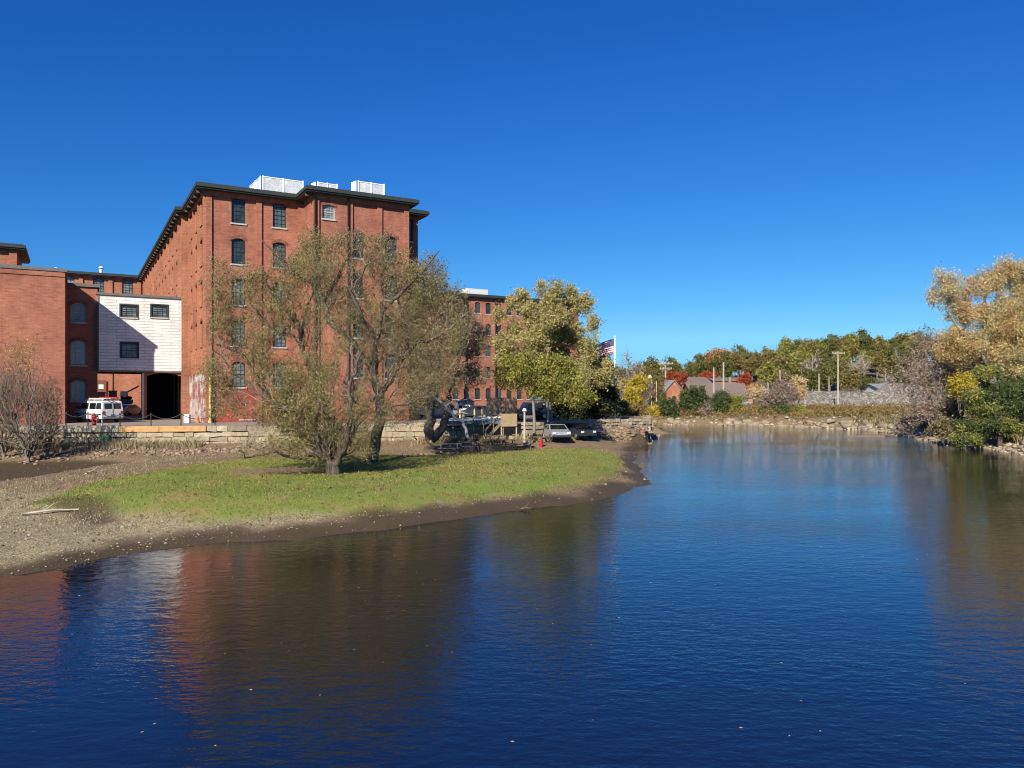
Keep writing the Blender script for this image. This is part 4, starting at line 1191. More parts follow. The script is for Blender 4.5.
for f in (0, .5, 1):
    mb = MB(); xx = x0 + (x1 - x0) * f; mb.box(xx - .06, xx + .06, 75.05 + (xx - x0) * .15, 75.17 + (xx - x0) * .15, ZL, 4.7); mb.build('post', M['deckwood'], bf)

# ------------------------------------------------------------------ picnic lawn
def picnic():
    r = empty('picnic_table', (0, 0, 0), 'x', 'picnic table', 'picnic tables on the lawn')
    mb = MB()
    for k in range(4): mb.box(-.9, .9, -.36 + k * .19, -.36 + k * .19 + .17, .72, .76)
    mb.build('table_top', M['greywood'], r, local=True)
    for y in (-.75, .75):
        mb = MB(); mb.box(-.9, .9, y - .13, y + .13, .42, .46); mb.build('bench', M['greywood'], r, local=True)
    for x in (-.65, .65):
        for sg in (1, -1):
            mb = MB(); mb.bar((x, sg * .25, .72), (x, sg * .68, 0), .09, .05); mb.build('leg', M['greywood'], r, local=True)
        mb = MB(); mb.bar((x, -.8, .39), (x, .8, .39), .05, .09); mb.build('crossbar', M['greywood'], r, local=True)
    return r
pic = picnic()
spots = [(521, 65.5, .3, 'picnic table at the foot of the wooden stairs, nearest the lawn'), (449, 61, .1, 'picnic table in tree shade nearest the willow trunks'), (470, 62.5, -.2, 'middle picnic table in the tree shade'), (494, 67.2, .5, 'picnic table just left of the stair foot'), (536, 69.5, .1, 'picnic table behind the red barrel')]
for i, (px, Y, rz, lab) in enumerate(spots):
    x = at(px, Y); z = hz(x, Y)
    if i == 0: o = pic; o.location = (x, Y, z); o.rotation_euler = (0, 0, rz); o['label'] = lab
    else: copy_thing(pic, loc=(x, Y, z), rz=rz, label=lab)
def drum(px, Y, mat, lab, nm='barrel', r=.3, h=.95):
    x = at(px, Y); z = hz(x, Y)
    mb = MB(); mb.tube([(x, Y, z - .02), (x, Y, z + h * .33), (x, Y, z + h * .34), (x, Y, z + h * .37), (x, Y, z + h * .66), (x, Y, z + h * .68), (x, Y, z + h * .71), (x, Y, z + h)], [r, r, r + .02, r, r, r + .02, r, r], 16)
    prop(mb.build(nm, mat), lab, 'barrel')
drum(541, 66.8, M['red'], 'red barrel standing beside the thin pale post on the lawn', r=.16, h=.7)
car('silver car parked below the wall facing the lawn', (at(556, 71.5), 71.5, hz(at(556, 71.5), 71.5)), math.radians(-80), M['carsilver'], 'cars below the wall')
car('dark car parked in shade beside the silver one below the wall', (at(576, 74.0), 74.0, hz(at(576, 74.0), 74.0)), math.radians(-62), M['cardark'], 'cars below the wall')
# pale lamp post on the lawn with a white shade
x, Y = at(524.5, 66.5), 66.5; z = hz(x, Y)
e = empty('lamp_post', (x, Y, z), 'slim pale post with a white shade standing on the picnic lawn', 'lamp post')
mb = MB(); mb.tube([(x, Y, z - .1), (x, Y, z + 3.1)], [.11, .08], 10); mb.build('post', M['driftwood'], e)
mb = MB(); mb.tube([(x, Y, z + 3.1), (x, Y, z + 3.12), (x, Y, z + 3.35)], [.05, .2, .12], 12); mb.build('lamp_shade', M['white'], e)
mb = MB(); x2 = at(547, 68); mb.tube([(at(548, 74), 74, 4.55), (at(548, 74), 74, 4.7)], [.35, .2], 12)
mb.tube([(at(548, 74), 74, ZL - .3), (at(548, 74), 74, 4.55)], .05, 8); prop(mb.build('lamp_post', M['offwhite']), 'short post with a flat white disc lamp under the golden tree', 'lamp post')
# small white shed
x, Y = at(466, 99), 99
e = empty('shed', (x, Y, ZL), 'small white shed with a dark window behind the gangway', 'shed')
mb = MB(); mb.box(x - 1.0, x + 1.0, Y - 1, Y + 1, ZL, ZL + 1.7); mb.build('wall', M['offwhite'], e)
mb = MB(); mb.extr([(x - 1.2, ZL + 1.703), (x + 1.2, ZL + 1.703), (x, ZL + 2.3)], Y - 1.15, Y + 1.15); mb.build('roof', M['grey_roof'], e)
mb = MB(); mb.box(x - .1, x + .5, Y - 1.03, Y - 1.003, ZL + .7, ZL + 1.3); mb.build('window', M['glasscar'], e)

# ------------------------------------------------------------------ flagpole
x, Y = at(615, 83.5), 83.5
fpz = zat(337.5, Y)
fl = empty('flagpole', (x, Y, ZL), 'tall white flagpole near the wall end beside the dark yew', 'flagpole')
mb = MB(); mb.tube([(x, Y, ZL - .1), (x, Y, fpz)], [.12, .07], 10); mb.build('pole', M['white'], fl)
mb = MB(); mb.tube([(x, Y, fpz), (x, Y, fpz + .09), (x, Y, fpz + .17), (x, Y, fpz + .2)], [.04, .11, .08, .01], 10); mb.build('finial', M['offwhite'], fl)
flag = empty('flag', (x, Y, fpz - 1.7), 'faded striped flag with starry blue corner drooping left of its pole', 'flag')
FW, FH = 2.6, 1.5
def fpt(u_, v_):   # u along the fly 0..1, v down 0..1
    X = x - .08 - FW * .8 * u_; z = fpz - .1 - FH * v_ - .75 * u_ ** 1.3 * 1.0
    return (X + .1 * math.sin(v_ * 3 + u_ * 4), Y + .16 * math.sin(u_ * 9 + v_ * 2) * u_, z)
def fgrid(mb, u0, u1, v0, v1, nu, off=0):
    for i in range(nu):
        a, b = u0 + (u1 - u0) * i / nu, u0 + (u1 - u0) * (i + 1) / nu
        q = [fpt(a, v0), fpt(a, v1), fpt(b, v1), fpt(b, v0)]
        mb.quad(*[(p[0], p[1] + off, p[2]) for p in q])
r_, w_, c_ = MB(), MB(), MB()
for k in range(13):
    v0, v1 = k / 13, (k + 1) / 13
    u0 = .4 if k < 7 else 0
    fgrid(r_ if k % 2 == 0 else w_, u0, 1, v0, v1, 12)
fgrid(c_, 0, .4, 0, 7 / 13, 6)
r_.build('red_stripes', M['flagred'], flag); w_.build('white_stripes', M['flagwhite'], flag); c_.build('blue_canton', M['flagblue'], flag)
sb = MB()
for i in range(9):
    m_ = 6 if i % 2 == 0 else 5
    for j in range(m_):
        u_ = .4 * ((j + .5 if m_ == 6 else j + 1) / 6); v_ = 7 / 13 * (i + .7) / 9.4
        p = fpt(u_, v_); s = .028
        pts = [(p[0] + s * (1 if k % 2 == 0 else .42) * math.sin(k * math.pi / 5), p[1] - .012, p[2] + s * (1 if k % 2 == 0 else .42) * math.cos(k * math.pi / 5)) for k in range(10)]
        sb.poly(pts)
sb.build('stars', M['flagwhite'], flag)

# ------------------------------------------------------------------ far side: gabled buildings, poles, stone pile
def gabled(name, lab, xa, xb, Y, ze, zr, depth, wall, roof, ridge='x', ang=0, zb=1.0, wins=4):
    """box with a gable roof; ridge along local x or y"""
    e = empty(name, (xa, Y, zb), lab, 'building', None)
    Lx = xb - xa; R = Matrix.Translation((xa, Y, 0)) @ Matrix.Rotation(ang, 4, 'Z')
    mb = MB()
    def T(p): return tuple(R @ Vector(p))
    if ridge == 'x':
        mb.poly([T(p) for p in ((0, 0, zb), (0, 0, ze), (0, depth / 2, zr - .1), (0, depth, ze), (0, depth, zb))]); mb.poly([T(p) for p in ((Lx, 0, zb), (Lx, depth, zb), (Lx, depth, ze), (Lx, depth / 2, zr - .1), (Lx, 0, ze))])
        mb.quad(T((0, 0, zb)), T((Lx, 0, zb)), T((Lx, 0, ze)), T((0, 0, ze))); mb.quad(T((Lx, depth, zb)), T((0, depth, zb)), T((0, depth, ze)), T((Lx, depth, ze)))
    else:
        mb.poly([T(p) for p in ((0, 0, zb), (Lx, 0, zb), (Lx, 0, ze), (Lx / 2, 0, zr - .1), (0, 0, ze))]); mb.poly([T(p) for p in ((0, depth, zb), (0, depth, ze), (Lx / 2, depth, zr - .1), (Lx, depth, ze), (Lx, depth, zb))])
        mb.quad(T((0, depth, zb)), T((0, 0, zb)), T((0, 0, ze)), T((0, depth, ze))); mb.quad(T((Lx, 0, zb)), T((Lx, depth, zb)), T((Lx, depth, ze)), T((Lx, 0, ze)))
    mb.build('wall', wall, e)
    mb = MB(); o_ = .5; th = .22
    if ridge == 'x':
        k = (zr - ze) / (depth / 2)
        for y0, z0_, y1, z1_ in ((-o_, ze - k * o_, depth / 2, zr), (depth / 2, zr, depth + o_, ze - k * o_)):
            mb.poly([T((-o_, y0, z0_)), T((Lx + o_, y0, z0_)), T((Lx + o_, y1, z1_)), T((-o_, y1, z1_))]); 
            mb.poly([T((-o_, y0, z0_ + th)), T((Lx + o_, y0, z0_ + th)), T((Lx + o_, y1, z1_ + th)), T((-o_, y1, z1_ + th))])
            for xx in (-o_, Lx + o_): mb.poly([T((xx, y0, z0_)), T((xx, y1, z1_)), T((xx, y1, z1_ + th)), T((xx, y0, z0_ + th))])
            mb.poly([T((-o_, min(y0, y0), z0_)), T((Lx + o_, y0, z0_)), T((Lx + o_, y0, z0_ + th)), T((-o_, y0, z0_ + th))])
    else:
        k = (zr - ze) / (Lx / 2)
        for x0, z0_, x1, z1_ in ((-o_, ze - k * o_, Lx / 2, zr), (Lx / 2, zr, Lx + o_, ze - k * o_)):
            mb.poly([T((x0, -o_, z0_)), T((x1, -o_, z1_)), T((x1, depth + o_, z1_)), T((x0, depth + o_, z0_))]); mb.poly([T((x0, -o_, z0_ + th)), T((x1, -o_, z1_ + th)), T((x1, depth + o_, z1_ + th)), T((x0, depth + o_, z0_ + th))])
            for yy in (-o_, depth + o_): mb.poly([T((x0, yy, z0_)), T((x1, yy, z1_)), T((x1, yy, z1_ + th)), T((x0, yy, z0_ + th))])
    mb.build('roof', roof, e)
    for k in range(wins):
        mb = MB(); xx = Lx * (k + .7) / (wins + .4); q = [T((xx - .5, -.03, zb + 1.6)), T((xx + .5, -.03, zb + 1.6)), T((xx + .5, -.03, zb + 3.2)), T((xx - .5, -.03, zb + 3.2))]; mb.poly(q)
        q2 = [T((xx - .5, .0, zb + 1.6)), T((xx + .5, .0, zb + 1.6)), T((xx + .5, .0, zb + 3.2)), T((xx - .5, .0, zb + 3.2))]
        for i in range(4): mb.quad(q[i], q[(i + 1) % 4], q2[(i + 1) % 4], q2[i])
        mb.build('window', M['glass'], e)
    return e
Yb = 222
gabled('gabled_building', 'brick gabled building end facing the river at the left of the far roofs', at(655, Yb), at(694, Yb), Yb, zat(402, Yb), zat(380.5, Yb), 30, M['brick_side'], M['grey_roof'], 'y', 0.12, 1.5, 3)
gabled('long_hall', 'long low brick hall with a brown shingle roof behind the green shrubs', at(694, 236), at(752, 236), 236, zat(397, 236), zat(383, 236), 26, M['brick_side'], M['shingle_roof'], 'x', -.05, 1.5, 6)
gabled('roof_block', 'farther grey hipped roof block above the long brick hall', at(682, 268), at(712, 268), 268, zat(384, 268), zat(377, 268), 22, M['brick_left'], M['shingle_roof'], 'x', 0, 2, 3)
gabled('roof_block', 'farthest brick block with a flat looking roof right of the two pale poles', at(714, 275), at(746, 275), 275, zat(381, 275), zat(377.5, 275), 18, M['brick_left'], M['shingle_roof'], 'x', 0, 2, 4)
p = at(737, 240)
mb = MB(); mb.box(p - .35, p + .35, 248, 248.7, zat(390, 248), zat(377, 248)); prop(mb.build('chimney_stack', M['bark_grey']), 'pale chimney rising from the brown hall roof', 'chimney')

def pole(px, Y, ytop, lab, mat='polewood', cross=(), r=.16, lamp=None, nm='utility_pole', grp='poles along the far road'):
    x = at(px, Y); z0 = hz(x, Y) - .3; z1 = zat(ytop, Y)
    e = empty(nm, (x, Y, z0 + .3), lab, 'utility pole' if nm == 'utility_pole' else 'lamp post', grp)
    mb = MB(); mb.tube([(x, Y, z0), (x, Y, z1)], [r, r * .7], 8); mb.build('pole_shaft', M[mat], e)
    for dz, w in cross:
        mb = MB(); mb.bar((x - w / 2, Y - r - .06, z1 - dz), (x + w / 2, Y - r - .06, z1 - dz), .14, .18)
        mb.build('crossarm', M[mat], e)
        for k in (-.46, -.2, .2, .46):
            mb = MB(); mb.tube([(x + w * k, Y - r - .06, z1 - dz + .09), (x + w * k, Y - r - .06, z1 - dz + .35)], [.07, .04], 6); mb.build('insulator', M['offwhite'], e)
    if lamp:
        mb = MB(); mb.bar((x, Y, z1 - .1), (x + lamp, Y - .4, z1 + .1), .1); mb.build('lamp_arm', M[mat], e)
        mb = MB(); mb.tube([(x + lamp, Y - .4, z1 - .35), (x + lamp, Y - .4, z1 + .15)], [.4, .2], 8); mb.build('lamp_head', M['white'], e)
    return e
pole(665.5, 165, 361.5, 'wooden utility pole with two crossarms above the brick gable', cross=((.5, 3.2), (1.6, 2.6)), r=.24)
pole(838, 183, 351.5, 'wooden utility pole with one wide crossarm before the grey stone pile', 'driftwood', cross=((.4, 3.0),), r=.2)
pole(723.5, 215, 362, 'bright pale pole, taller of the pair above the brown roof', 'bark_pale', r=.3)
pole(713.8, 225, 367.5, 'pale pole, shorter of the pair above the brown roof', 'bark_pale', r=.3)
pole(651.5, 150, 376, 'slim pole with a white lamp head among the yellow trees', 'driftwood', r=.13, lamp=-.4, nm='street_lamp')
pole(656.5, 158, 381, 'short plain pole just right of the white lamp', 'driftwood', r=.14)
pole(780, 200, 370, 'pole half hidden by the pinkish bare tree', 'driftwood', r=.2)
pole(819, 215, 374, 'thin pole standing behind the left end of the stone pile', 'driftwood', r=.2)
pole(829, 205, 376.5, 'dark short post in front of the stone pile', 'polewood', r=.18)

# heap of crushed stone
t = NT('crushed_stone')
vz = t.n('ShaderNodeTexVoronoi'); vz.inputs['Scale'].default_value = 2.6
tcn = t.n('ShaderNodeTexCoord'); t.l(tcn.outputs['Object'], vz.inputs['Vector'])
cc = t.ramp(vz.outputs['Color'], [(0.2, (0.13, 0.12, 0.10)), (0.6, (0.22, 0.205, 0.175)), (0.95, (0.40, 0.37, 0.31))])
cc = t.mix(1.0, cc, t.ramp(t.noise(.25, 5, .7), [(.3, (.75, .75, .78)), (.7, (1.15, 1.12, 1.05))]), 'MULTIPLY')
t.bump(vz.outputs['Distance'], .8, .3)
M['crushed'] = t.done(cc, .95)
xa, xb = at(786, 200), at(960, 200)
nxp, nyp = 150, 40
Vp = []; Fp = []
for j in range(nyp):
    for i in range(nxp):
        u_ = i / (nxp - 1); v_ = j / (nyp - 1)
        x = xa + (xb - xa) * u_; y = 197 + 16 * v_
        px = 512 + F * x / y
        top = 4.1 * min(1, u_ * 9, (1 - u_) * 6) + 2.3 * math.exp(-((px - 898) / 19.0) ** 4) + .5 * float(vnoise([x], [y], 5)[0])
        prof = min(1, v_ * 2.4, (1 - v_) * 3.0)
        z = 1.7 + max(0, top) * (prof ** .9) + .45 * float(vnoise([x], [y], 1.6)[0]) + .25 * float(vnoise([x], [y], .7)[0])
        if j in (0, nyp - 1) or i in (0, nxp - 1): z = 1.0
        Vp.append((x, y, z))
for j in range(nyp - 1):
    for i in range(nxp - 1):
        a = j * nxp + i; Fp.append((a, a + 1, a + nxp + 1, a + nxp))
o = fastmesh('stone_pile', Vp, Fp, M['crushed'])
prop(o, 'long grey heap of crushed stone behind the far road', 'stone pile')
xg = at(905, 226)
gabled('low_roof', 'grey low pitched roof just above the right end of the stone pile', at(880, 222), at(925, 222), 222, zat(389, 222), zat(384, 222), 12, M['offwhite'], M['grey_roof'], 'x', 0, 2.0, 2)

# ------------------------------------------------------------------ rocks, gravel, driftwood
def rock_mesh(rnd, r, n=1):
    """irregular low boulder around the origin"""
    import bmesh
    bm = bmesh.new(); bmesh.ops.create_icosphere(bm, subdivisions=n, radius=1.0)
    sx, sy, sz = r * rnd.uniform(.8, 1.5), r * rnd.uniform(.7, 1.2), r * rnd.uniform(.4, .8)
    V_ = []
    for v in bm.verts:
        k = 1 + rnd.uniform(-.26, .22); V_.append((v.co.x * sx * k, v.co.y * sy * k, v.co.z * sz * k))
    Fc = [tuple(v.index for v in f.verts) for f in bm.faces]; bm.free(); return V_, Fc
def scatter_rocks(name, spots, rr, seed, mat, **kw):
    rnd = random.Random(seed); Vs = []; Fs = []
    for x, y in spots:
        r = rnd.uniform(*rr) * (1.6 if rnd.random() < .1 else 1); z = hz_cache(x, y)
        if z < -.12: continue
        v, f = rock_mesh(rnd, r, 1); a = rnd.uniform(0, 6.3); c, s = math.cos(a), math.sin(a); i0 = len(Vs)
        Vs += [(x + p[0] * c - p[1] * s, y + p[0] * s + p[1] * c, max(z, -.05) + p[2] + r * .15) for p in v]
        Fs += [tuple(i0 + k for k in q) for q in f]
    return prop(fastmesh(name, Vs, Fs, mat), kind='stuff', **kw)
_zc = {}
def hz_cache(x, y): return _zc.get((x, y)) if (x, y) in _zc else hz(x, y)
def prep(pts):
    pts = [(float(a), float(b)) for a, b in pts]
    h = terrain([p[0] for p in pts], [p[1] for p in pts])[0]
    for p, z in zip(pts, h): _zc[p] = float(z)
    return pts
rr_ = np.random.RandomState(11)
def along(line, n, spread, rsx=rr_):
    L = np.array(line); seg = np.linalg.norm(np.diff(L, axis=0), axis=1); cum = np.concatenate([[0], np.cumsum(seg)])
    s = rsx.rand(n) * cum[-1]; k = np.clip(np.searchsorted(cum, s) - 1, 0, len(seg) - 1)
    p = L[k] + (L[k + 1] - L[k]) * ((s - cum[k]) / seg[k])[:, None]
    return p + rsx.randn(n, 2) * spread
near_shore = [ray(x, y, 0) for x, y in shore_px]
far_shore = [(24, 131)] + [ray(x, y, 0) for x, y in far_px]
# boulders one can count on the far bank and the right bank
for i, (line, n, sp, rr2, mt, lab, grp, places) in enumerate((
    (far_shore[:6], 150, 1.3, (.2, .8), 'palerock', 'pale boulder on the far shore', 'boulders of the far bank', ((672, 'below the yellow bush'), (700, 'below the largest green shrub'), (722, 'below the grey dead brush'), (745, 'below the yellow green end shrub'), (772, 'left of the pinkish bare tree'), (800, 'below the pinkish bare tree'), (845, 'below the crossarmed pole'), (880, 'below the stone pile'), (2000, 'by the sand bar'))),
    (far_shore[5:], 100, .8, (.12, .42), 'palerock', 'boulder on the right bank', 'boulders of the right bank', ((925, 'under the bare lilac tree'), (945, 'beside the small olive bush'), (965, 'left of the layered green tree'), (985, 'under the layered green tree'), (1005, 'below the golden tree trunk'), (2000, 'at the right edge of the photo'))),
    ([(8, 76.5), (12, 78.5), (16, 81), (17.5, 90)], 130, .8, (.12, .4), 'rock', 'brown boulder of the rubble slope', 'boulders at the point', ((600, 'under the dark evergreen'), (625, 'below the flagpole'), (640, 'right of the flagpole'), (2000, 'at the tip of the point'))))):
    rnd = random.Random(20 + i); protos = []
    for k in range(6):
        v, f = rock_mesh(rnd, 1.0, 2); me_o = fastmesh('boulder', v, f, M[mt]); protos.append(me_o)
    protos_free = list(protos)
    for k, (x, y) in enumerate(prep(along(line, n, sp))):
        z = hz_cache(x, y)
        if z < -.2 or (i == 2 and z > 2.2): continue
        s = rnd.uniform(*rr2)
        if protos_free: o = protos_free.pop()
        else: o = protos[k % 6].copy(); COL.objects.link(o)
        px_ = 512 + F * x / y
        for lim, wh_ in places:
            if px_ < lim: break
        lab_ = lab + ' ' + wh_
        o.location = (x, y, z + s * .12); o.rotation_euler = (rnd.uniform(-.3, .3), rnd.uniform(-.3, .3), rnd.uniform(0, 6.3)); o.scale = (s, s, s)
        prop(o, lab_, 'boulder', grp)
# small rubble between the boulders and along the creek
scatter_rocks('rubble', prep(along(far_shore[:6], 600, 1.5)), (.1, .3), 31, M['palerock'], label='pale rubble of the far bank')
scatter_rocks('rubble', prep(along([(7, 77.5), (12, 78.8), (16.5, 81), (17.8, 92)], 900, 1.0)), (.07, .22), 32, M['rock'], label='brown rubble at the point')
scatter_rocks('rubble', prep(along(far_shore[5:], 700, 1.1)), (.06, .2), 33, M['palerock'], label='rubble of the right bank')
scatter_rocks('rubble', prep(along([ray(-60, 459, .3), ray(40, 458, .3), ray(130, 456, .3), ray(200, 453, .5), ray(280, 449, .6)], 700, .9)), (.04, .2), 34, M['rock'], label='stones below the long wall')
# shore gravel
pts = rr_.rand(60000, 2) * np.array([75, 32]) + np.array([-45, 18])
dd = polydist(pts, GRAVEL); pts = pts[(dd < .3) & (polydist(pts, GRASS) > -.2) & (rr_.rand(len(pts)) < .95)]
pts2 = along(near_shore, 900, 1.6); pts = prep(np.concatenate([pts, pts2]))
pts = [p for p in pts if hz_cache(*p) > .02]
rnd = random.Random(8); Vs = []; Fs = []
oct_f = ((0, 2, 4), (2, 1, 4), (1, 3, 4), (3, 0, 4), (2, 0, 5), (1, 2, 5), (3, 1, 5), (0, 3, 5))
for x, y in pts:
    z = hz_cache(x, y); r = rnd.uniform(.018, .055) * (2.3 if rnd.random() < .03 else 1); a = rnd.uniform(0, 6.3); c, s = math.cos(a) * r, math.sin(a) * r
    i0 = len(Vs); k = rnd.uniform(.6, 1); h = r * rnd.uniform(.4, .8)
    Vs += [(x + c, y + s, z), (x - c * k, y - s * k, z), (x - s * k, y + c * k, z + .01), (x + s, y - c, z), (x, y, z + h), (x, y, z - h)]
    Fs += [tuple(i0 + q for q in f) for f in oct_f]
prop(fastmesh('gravel', Vs, Fs, M['pebble']), 'pale pebbles and gravel strewn over the left shore', kind='stuff')
# driftwood
def log(a, b, r, lab, mat='driftwood', nm='driftwood_log', bend=.15, twigs=1):
    pts = [Vector(a).lerp(Vector(b), t / 8) + Vector((0, 0, bend * math.sin(t / 8 * math.pi) * .4)) + Vector((0, .05 * math.sin(t * 1.7), 0)) for t in range(9)]
    e = empty(nm, a, lab, 'driftwood')
    mb = MB(); mb.tube(pts, [r * (1 - .06 * t) for t in range(9)], 8); mb.build('trunk', M[mat], e, smooth=True)
    for k in range(twigs):
        p = pts[3 + 3 * k]; mb = MB(); mb.tube([p, p + Vector((.3, .2, .25)), p + Vector((.5, .5, .35))], [r * .4, r * .3, r * .1], 6); mb.build('branch_stub', M[mat], e)
a, b = ray(22, 516, .45), ray(78, 513.5, .45)
log((*a, hz(*a) + .06), (*b, hz(*b) + .06), .05, 'long bleached driftwood branch lying on the left gravel')
a, b = ray(268, 467, .6), ray(290, 464, .6)
a, b = ray(520, 509.5, .05), ray(530, 508.5, .1)
log((*a, .03), (*b, .1), .06, 'short dark stick at the waterline below the grass', 'bark_dark', twigs=1)
a, b = ray(86, 476, .3), ray(98, 474.5, .3)
log((*a, hz(*a) + .04), (*b, hz(*b) + .04), .06, 'small bleached stick beside the muddy creek', twigs=1)
# leaf litter floating on the water
V_, F_ = [], []
rnd = random.Random(3)
for k in range(160):
    y = rnd.uniform(8, 45); x = rnd.uniform(-.6, .6) * y
    if polydist(np.array([[x, y]]), RIVER)[0] > -1: continue
    r = rnd.uniform(.015, .035) ; a = rnd.uniform(0, 6.3); c, s = math.cos(a) * r, math.sin(a) * r; i0 = len(V_)
    V_ += [(x + c, y + s, .006), (x - s * .6, y + c * .6, .009), (x - c, y - s, .006), (x + s * .6, y - c * .6, .012)]; F_.append((i0, i0 + 1, i0 + 2, i0 + 3))
prop(fastmesh('fallen_leaves', V_, F_, M['leaf_blond']), 'small fallen leaves floating on the river', kind='stuff')
# ------------------------------------------------------------------ trees: skeleton grown toward points spread through the crown
def blob_targets(blobs, n, seed, shell=.45):
    r = np.random.RandomState(seed)
    vol = np.array([b[3] * b[4] * b[5] for b in blobs]) ** .8; pr = vol / vol.sum()
    k = r.choice(len(blobs), n, p=pr); B = np.array(blobs, float)[k]
    d = r.randn(n, 3); d /= np.linalg.norm(d, axis=1)[:, None]
    rad = r.rand(n) ** shell
    return B[:, :3] + d * rad[:, None] * B[:, 3:6]

def lumpy(c, R, n, seed, sub=(.26, .42)):
    """break an ellipsoid crown into uneven lumps"""
    r = np.random.RandomState(seed); out = []
    for i in range(n):
        d = r.randn(3); d /= np.linalg.norm(d); k = r.uniform(.45, .85)
        if d[2] < -.3: d[2] *= .6
        s = r.uniform(*sub)
        out.append((c[0] + d[0] * R[0] * k, c[1] + d[1] * R[1] * k, c[2] + d[2] * R[2] * k, R[0] * s, R[1] * s, R[2] * s))
    out.append((c[0], c[1], c[2], R[0] * .6, R[1] * .6, R[2] * .6))
    return out

def skeleton(stems, targets, seed, bf=.35, seg=.5, tip=.008, ex=2.3, wob=.12, up=.25):
    rnd = np.random.RandomState(seed)
    cap = 60000
    Pn = np.zeros((cap, 3)); par = np.full(cap, -1, int); path = np.zeros(cap); fix = np.zeros(cap); n = 0
    for st_ in stems:
        st_ = [np.array(s, float) for s in st_]
        if n == 0: Pn[0] = st_[0][:3]; fix[0] = st_[0][3]; n = 1; prev = 0; rest = st_[1:]; pr_ = st_[0]
        else:
            prev = int(np.argmin(((Pn[:n] - st_[0][:3]) ** 2).sum(1))); pr_ = np.concatenate([Pn[prev], [st_[0][3]]]); rest = st_[1:]
        for s in rest:
            L = np.linalg.norm(s[:3] - pr_[:3]); m = max(1, int(L / (seg * .8)))
            for k in range(1, m + 1):
                p = pr_ + (s - pr_) * k / m
                Pn[n] = p[:3] + rnd.randn(3) * wob * .35 * (0 if (k == m) else 1) * min(1, L); fix[n] = p[3]; par[n] = prev; path[n] = path[prev] + np.linalg.norm(Pn[n] - Pn[prev]); prev = n; n += 1
            pr_ = s
    base = Pn[:n].copy(); 
    dist = np.array([np.min(((base - t_) ** 2).sum(1)) for t_ in targets])
    for t_ in targets[np.argsort(dist)]:
        dv = t_ - Pn[:n]; d = np.sqrt((dv ** 2).sum(1))
        cost = d + bf * path[:n] + np.where(dv[:, 2] < 0, -dv[:, 2] * .5, 0) + np.where(path[:n] < 1.2, 3, 0)
        j = int(np.argmin(cost)); L = d[j]
        if L < .08: continue
        m = max(1, int(math.ceil(L / seg)))
        pd = Pn[j] - Pn[par[j]] if par[j] >= 0 else np.array([0, 0, 1.0])
        pd = pd / (np.linalg.norm(pd) + 1e-9)
        c = Pn[j] + (pd * .6 + np.array([0, 0, up])) * L * .35 + (t_ - Pn[j]) * .2
        prev = j
        for k in range(1, m + 1):
            a = k / m; p = (1 - a) ** 2 * Pn[j] + 2 * a * (1 - a) * c + a * a * t_
            p = p + rnd.randn(3) * wob * min(.5, L * .25)
            if n >= cap: break
            Pn[n] = p; par[n] = prev; path[n] = path[prev] + np.linalg.norm(p - Pn[prev]); prev = n; n += 1
    Pn, par, fix = Pn[:n], par[:n], fix[:n]
    acc = np.zeros(n)
    kids = [[] for _ in range(n)]
    for i in range(n - 1, 0, -1):
        if acc[i] == 0: acc[i] = tip ** ex
        acc[par[i]] += acc[i]; kids[par[i]].append(i)
    rad = acc ** (1 / ex)
    rad = np.where(fix > 0, np.maximum(fix, rad * .5), rad)
    # children never thicker than the parent
    for i in range(1, n):
        if fix[i] == 0: rad[i] = min(rad[i], rad[par[i]] * .92)
    return Pn, par, rad, kids, fix

def tubes(Pn, par, rad, kids, rmin=0.0, sides=(3, 5, 9), split=None):
    Vs = []; Fs = []; nv = 0; Tv = []; Tf = []; nt = 0
    n = len(Pn); start = [(0, None)]
    while start:
        i, frm = start.pop()
        ch = [] if frm is None else [frm]; rr = [] if frm is None else [min(rad[i], rad[frm])]
        j = i
        while True:
            ch.append(j); rr.append(rad[j])
            ks = kids[j]
            if not ks: break
            ks = sorted(ks, key=lambda q: -rad[q])
            for k in ks[1:]: start.append((k, j))
            j = ks[0]
        if len(ch) < 2: continue
        P = Pn[ch]; R = np.array(rr)
        if R.max() < rmin: continue
        R[-1] *= .5
        mr = R[0] if frm is None else R[min(1, len(R) - 1)]
        k = sides[0] if mr < .03 else (sides[1] if mr < .12 else sides[2])
        T = np.gradient(P, axis=0); T /= np.linalg.norm(T, axis=1)[:, None] + 1e-9
        ref = np.array([1, 0, 0.0]) if abs(T[0, 2]) > .8 else np.array([0, 0, 1.0])
        A = np.cross(T, ref); A /= np.linalg.norm(A, axis=1)[:, None] + 1e-9; Bv = np.cross(T, A)
        th = np.arange(k) * 2 * math.pi / k
        ring = P[:, None] + (A[:, None] * np.cos(th)[None, :, None] + Bv[:, None] * np.sin(th)[None, :, None]) * R[:, None, None]
        m = len(ch); a = np.arange(k)[None]; b = (a + 1) % k
        tw = split is not None and mr < split
        i0 = (nt if tw else nv) + np.arange(m - 1)[:, None] * k
        q = np.stack([i0 + a, i0 + b, i0 + k + b, i0 + k + a], -1).reshape(-1, 4)
        if tw: Tv.append(ring.reshape(-1, 3)); Tf.append(q); nt += m * k
        else: Vs.append(ring.reshape(-1, 3)); Fs.append(q); nv += m * k
    if split is not None: return np.concatenate(Vs), np.concatenate(Fs), np.concatenate(Tv), np.concatenate(Tf)
    return np.concatenate(Vs), np.concatenate(Fs)

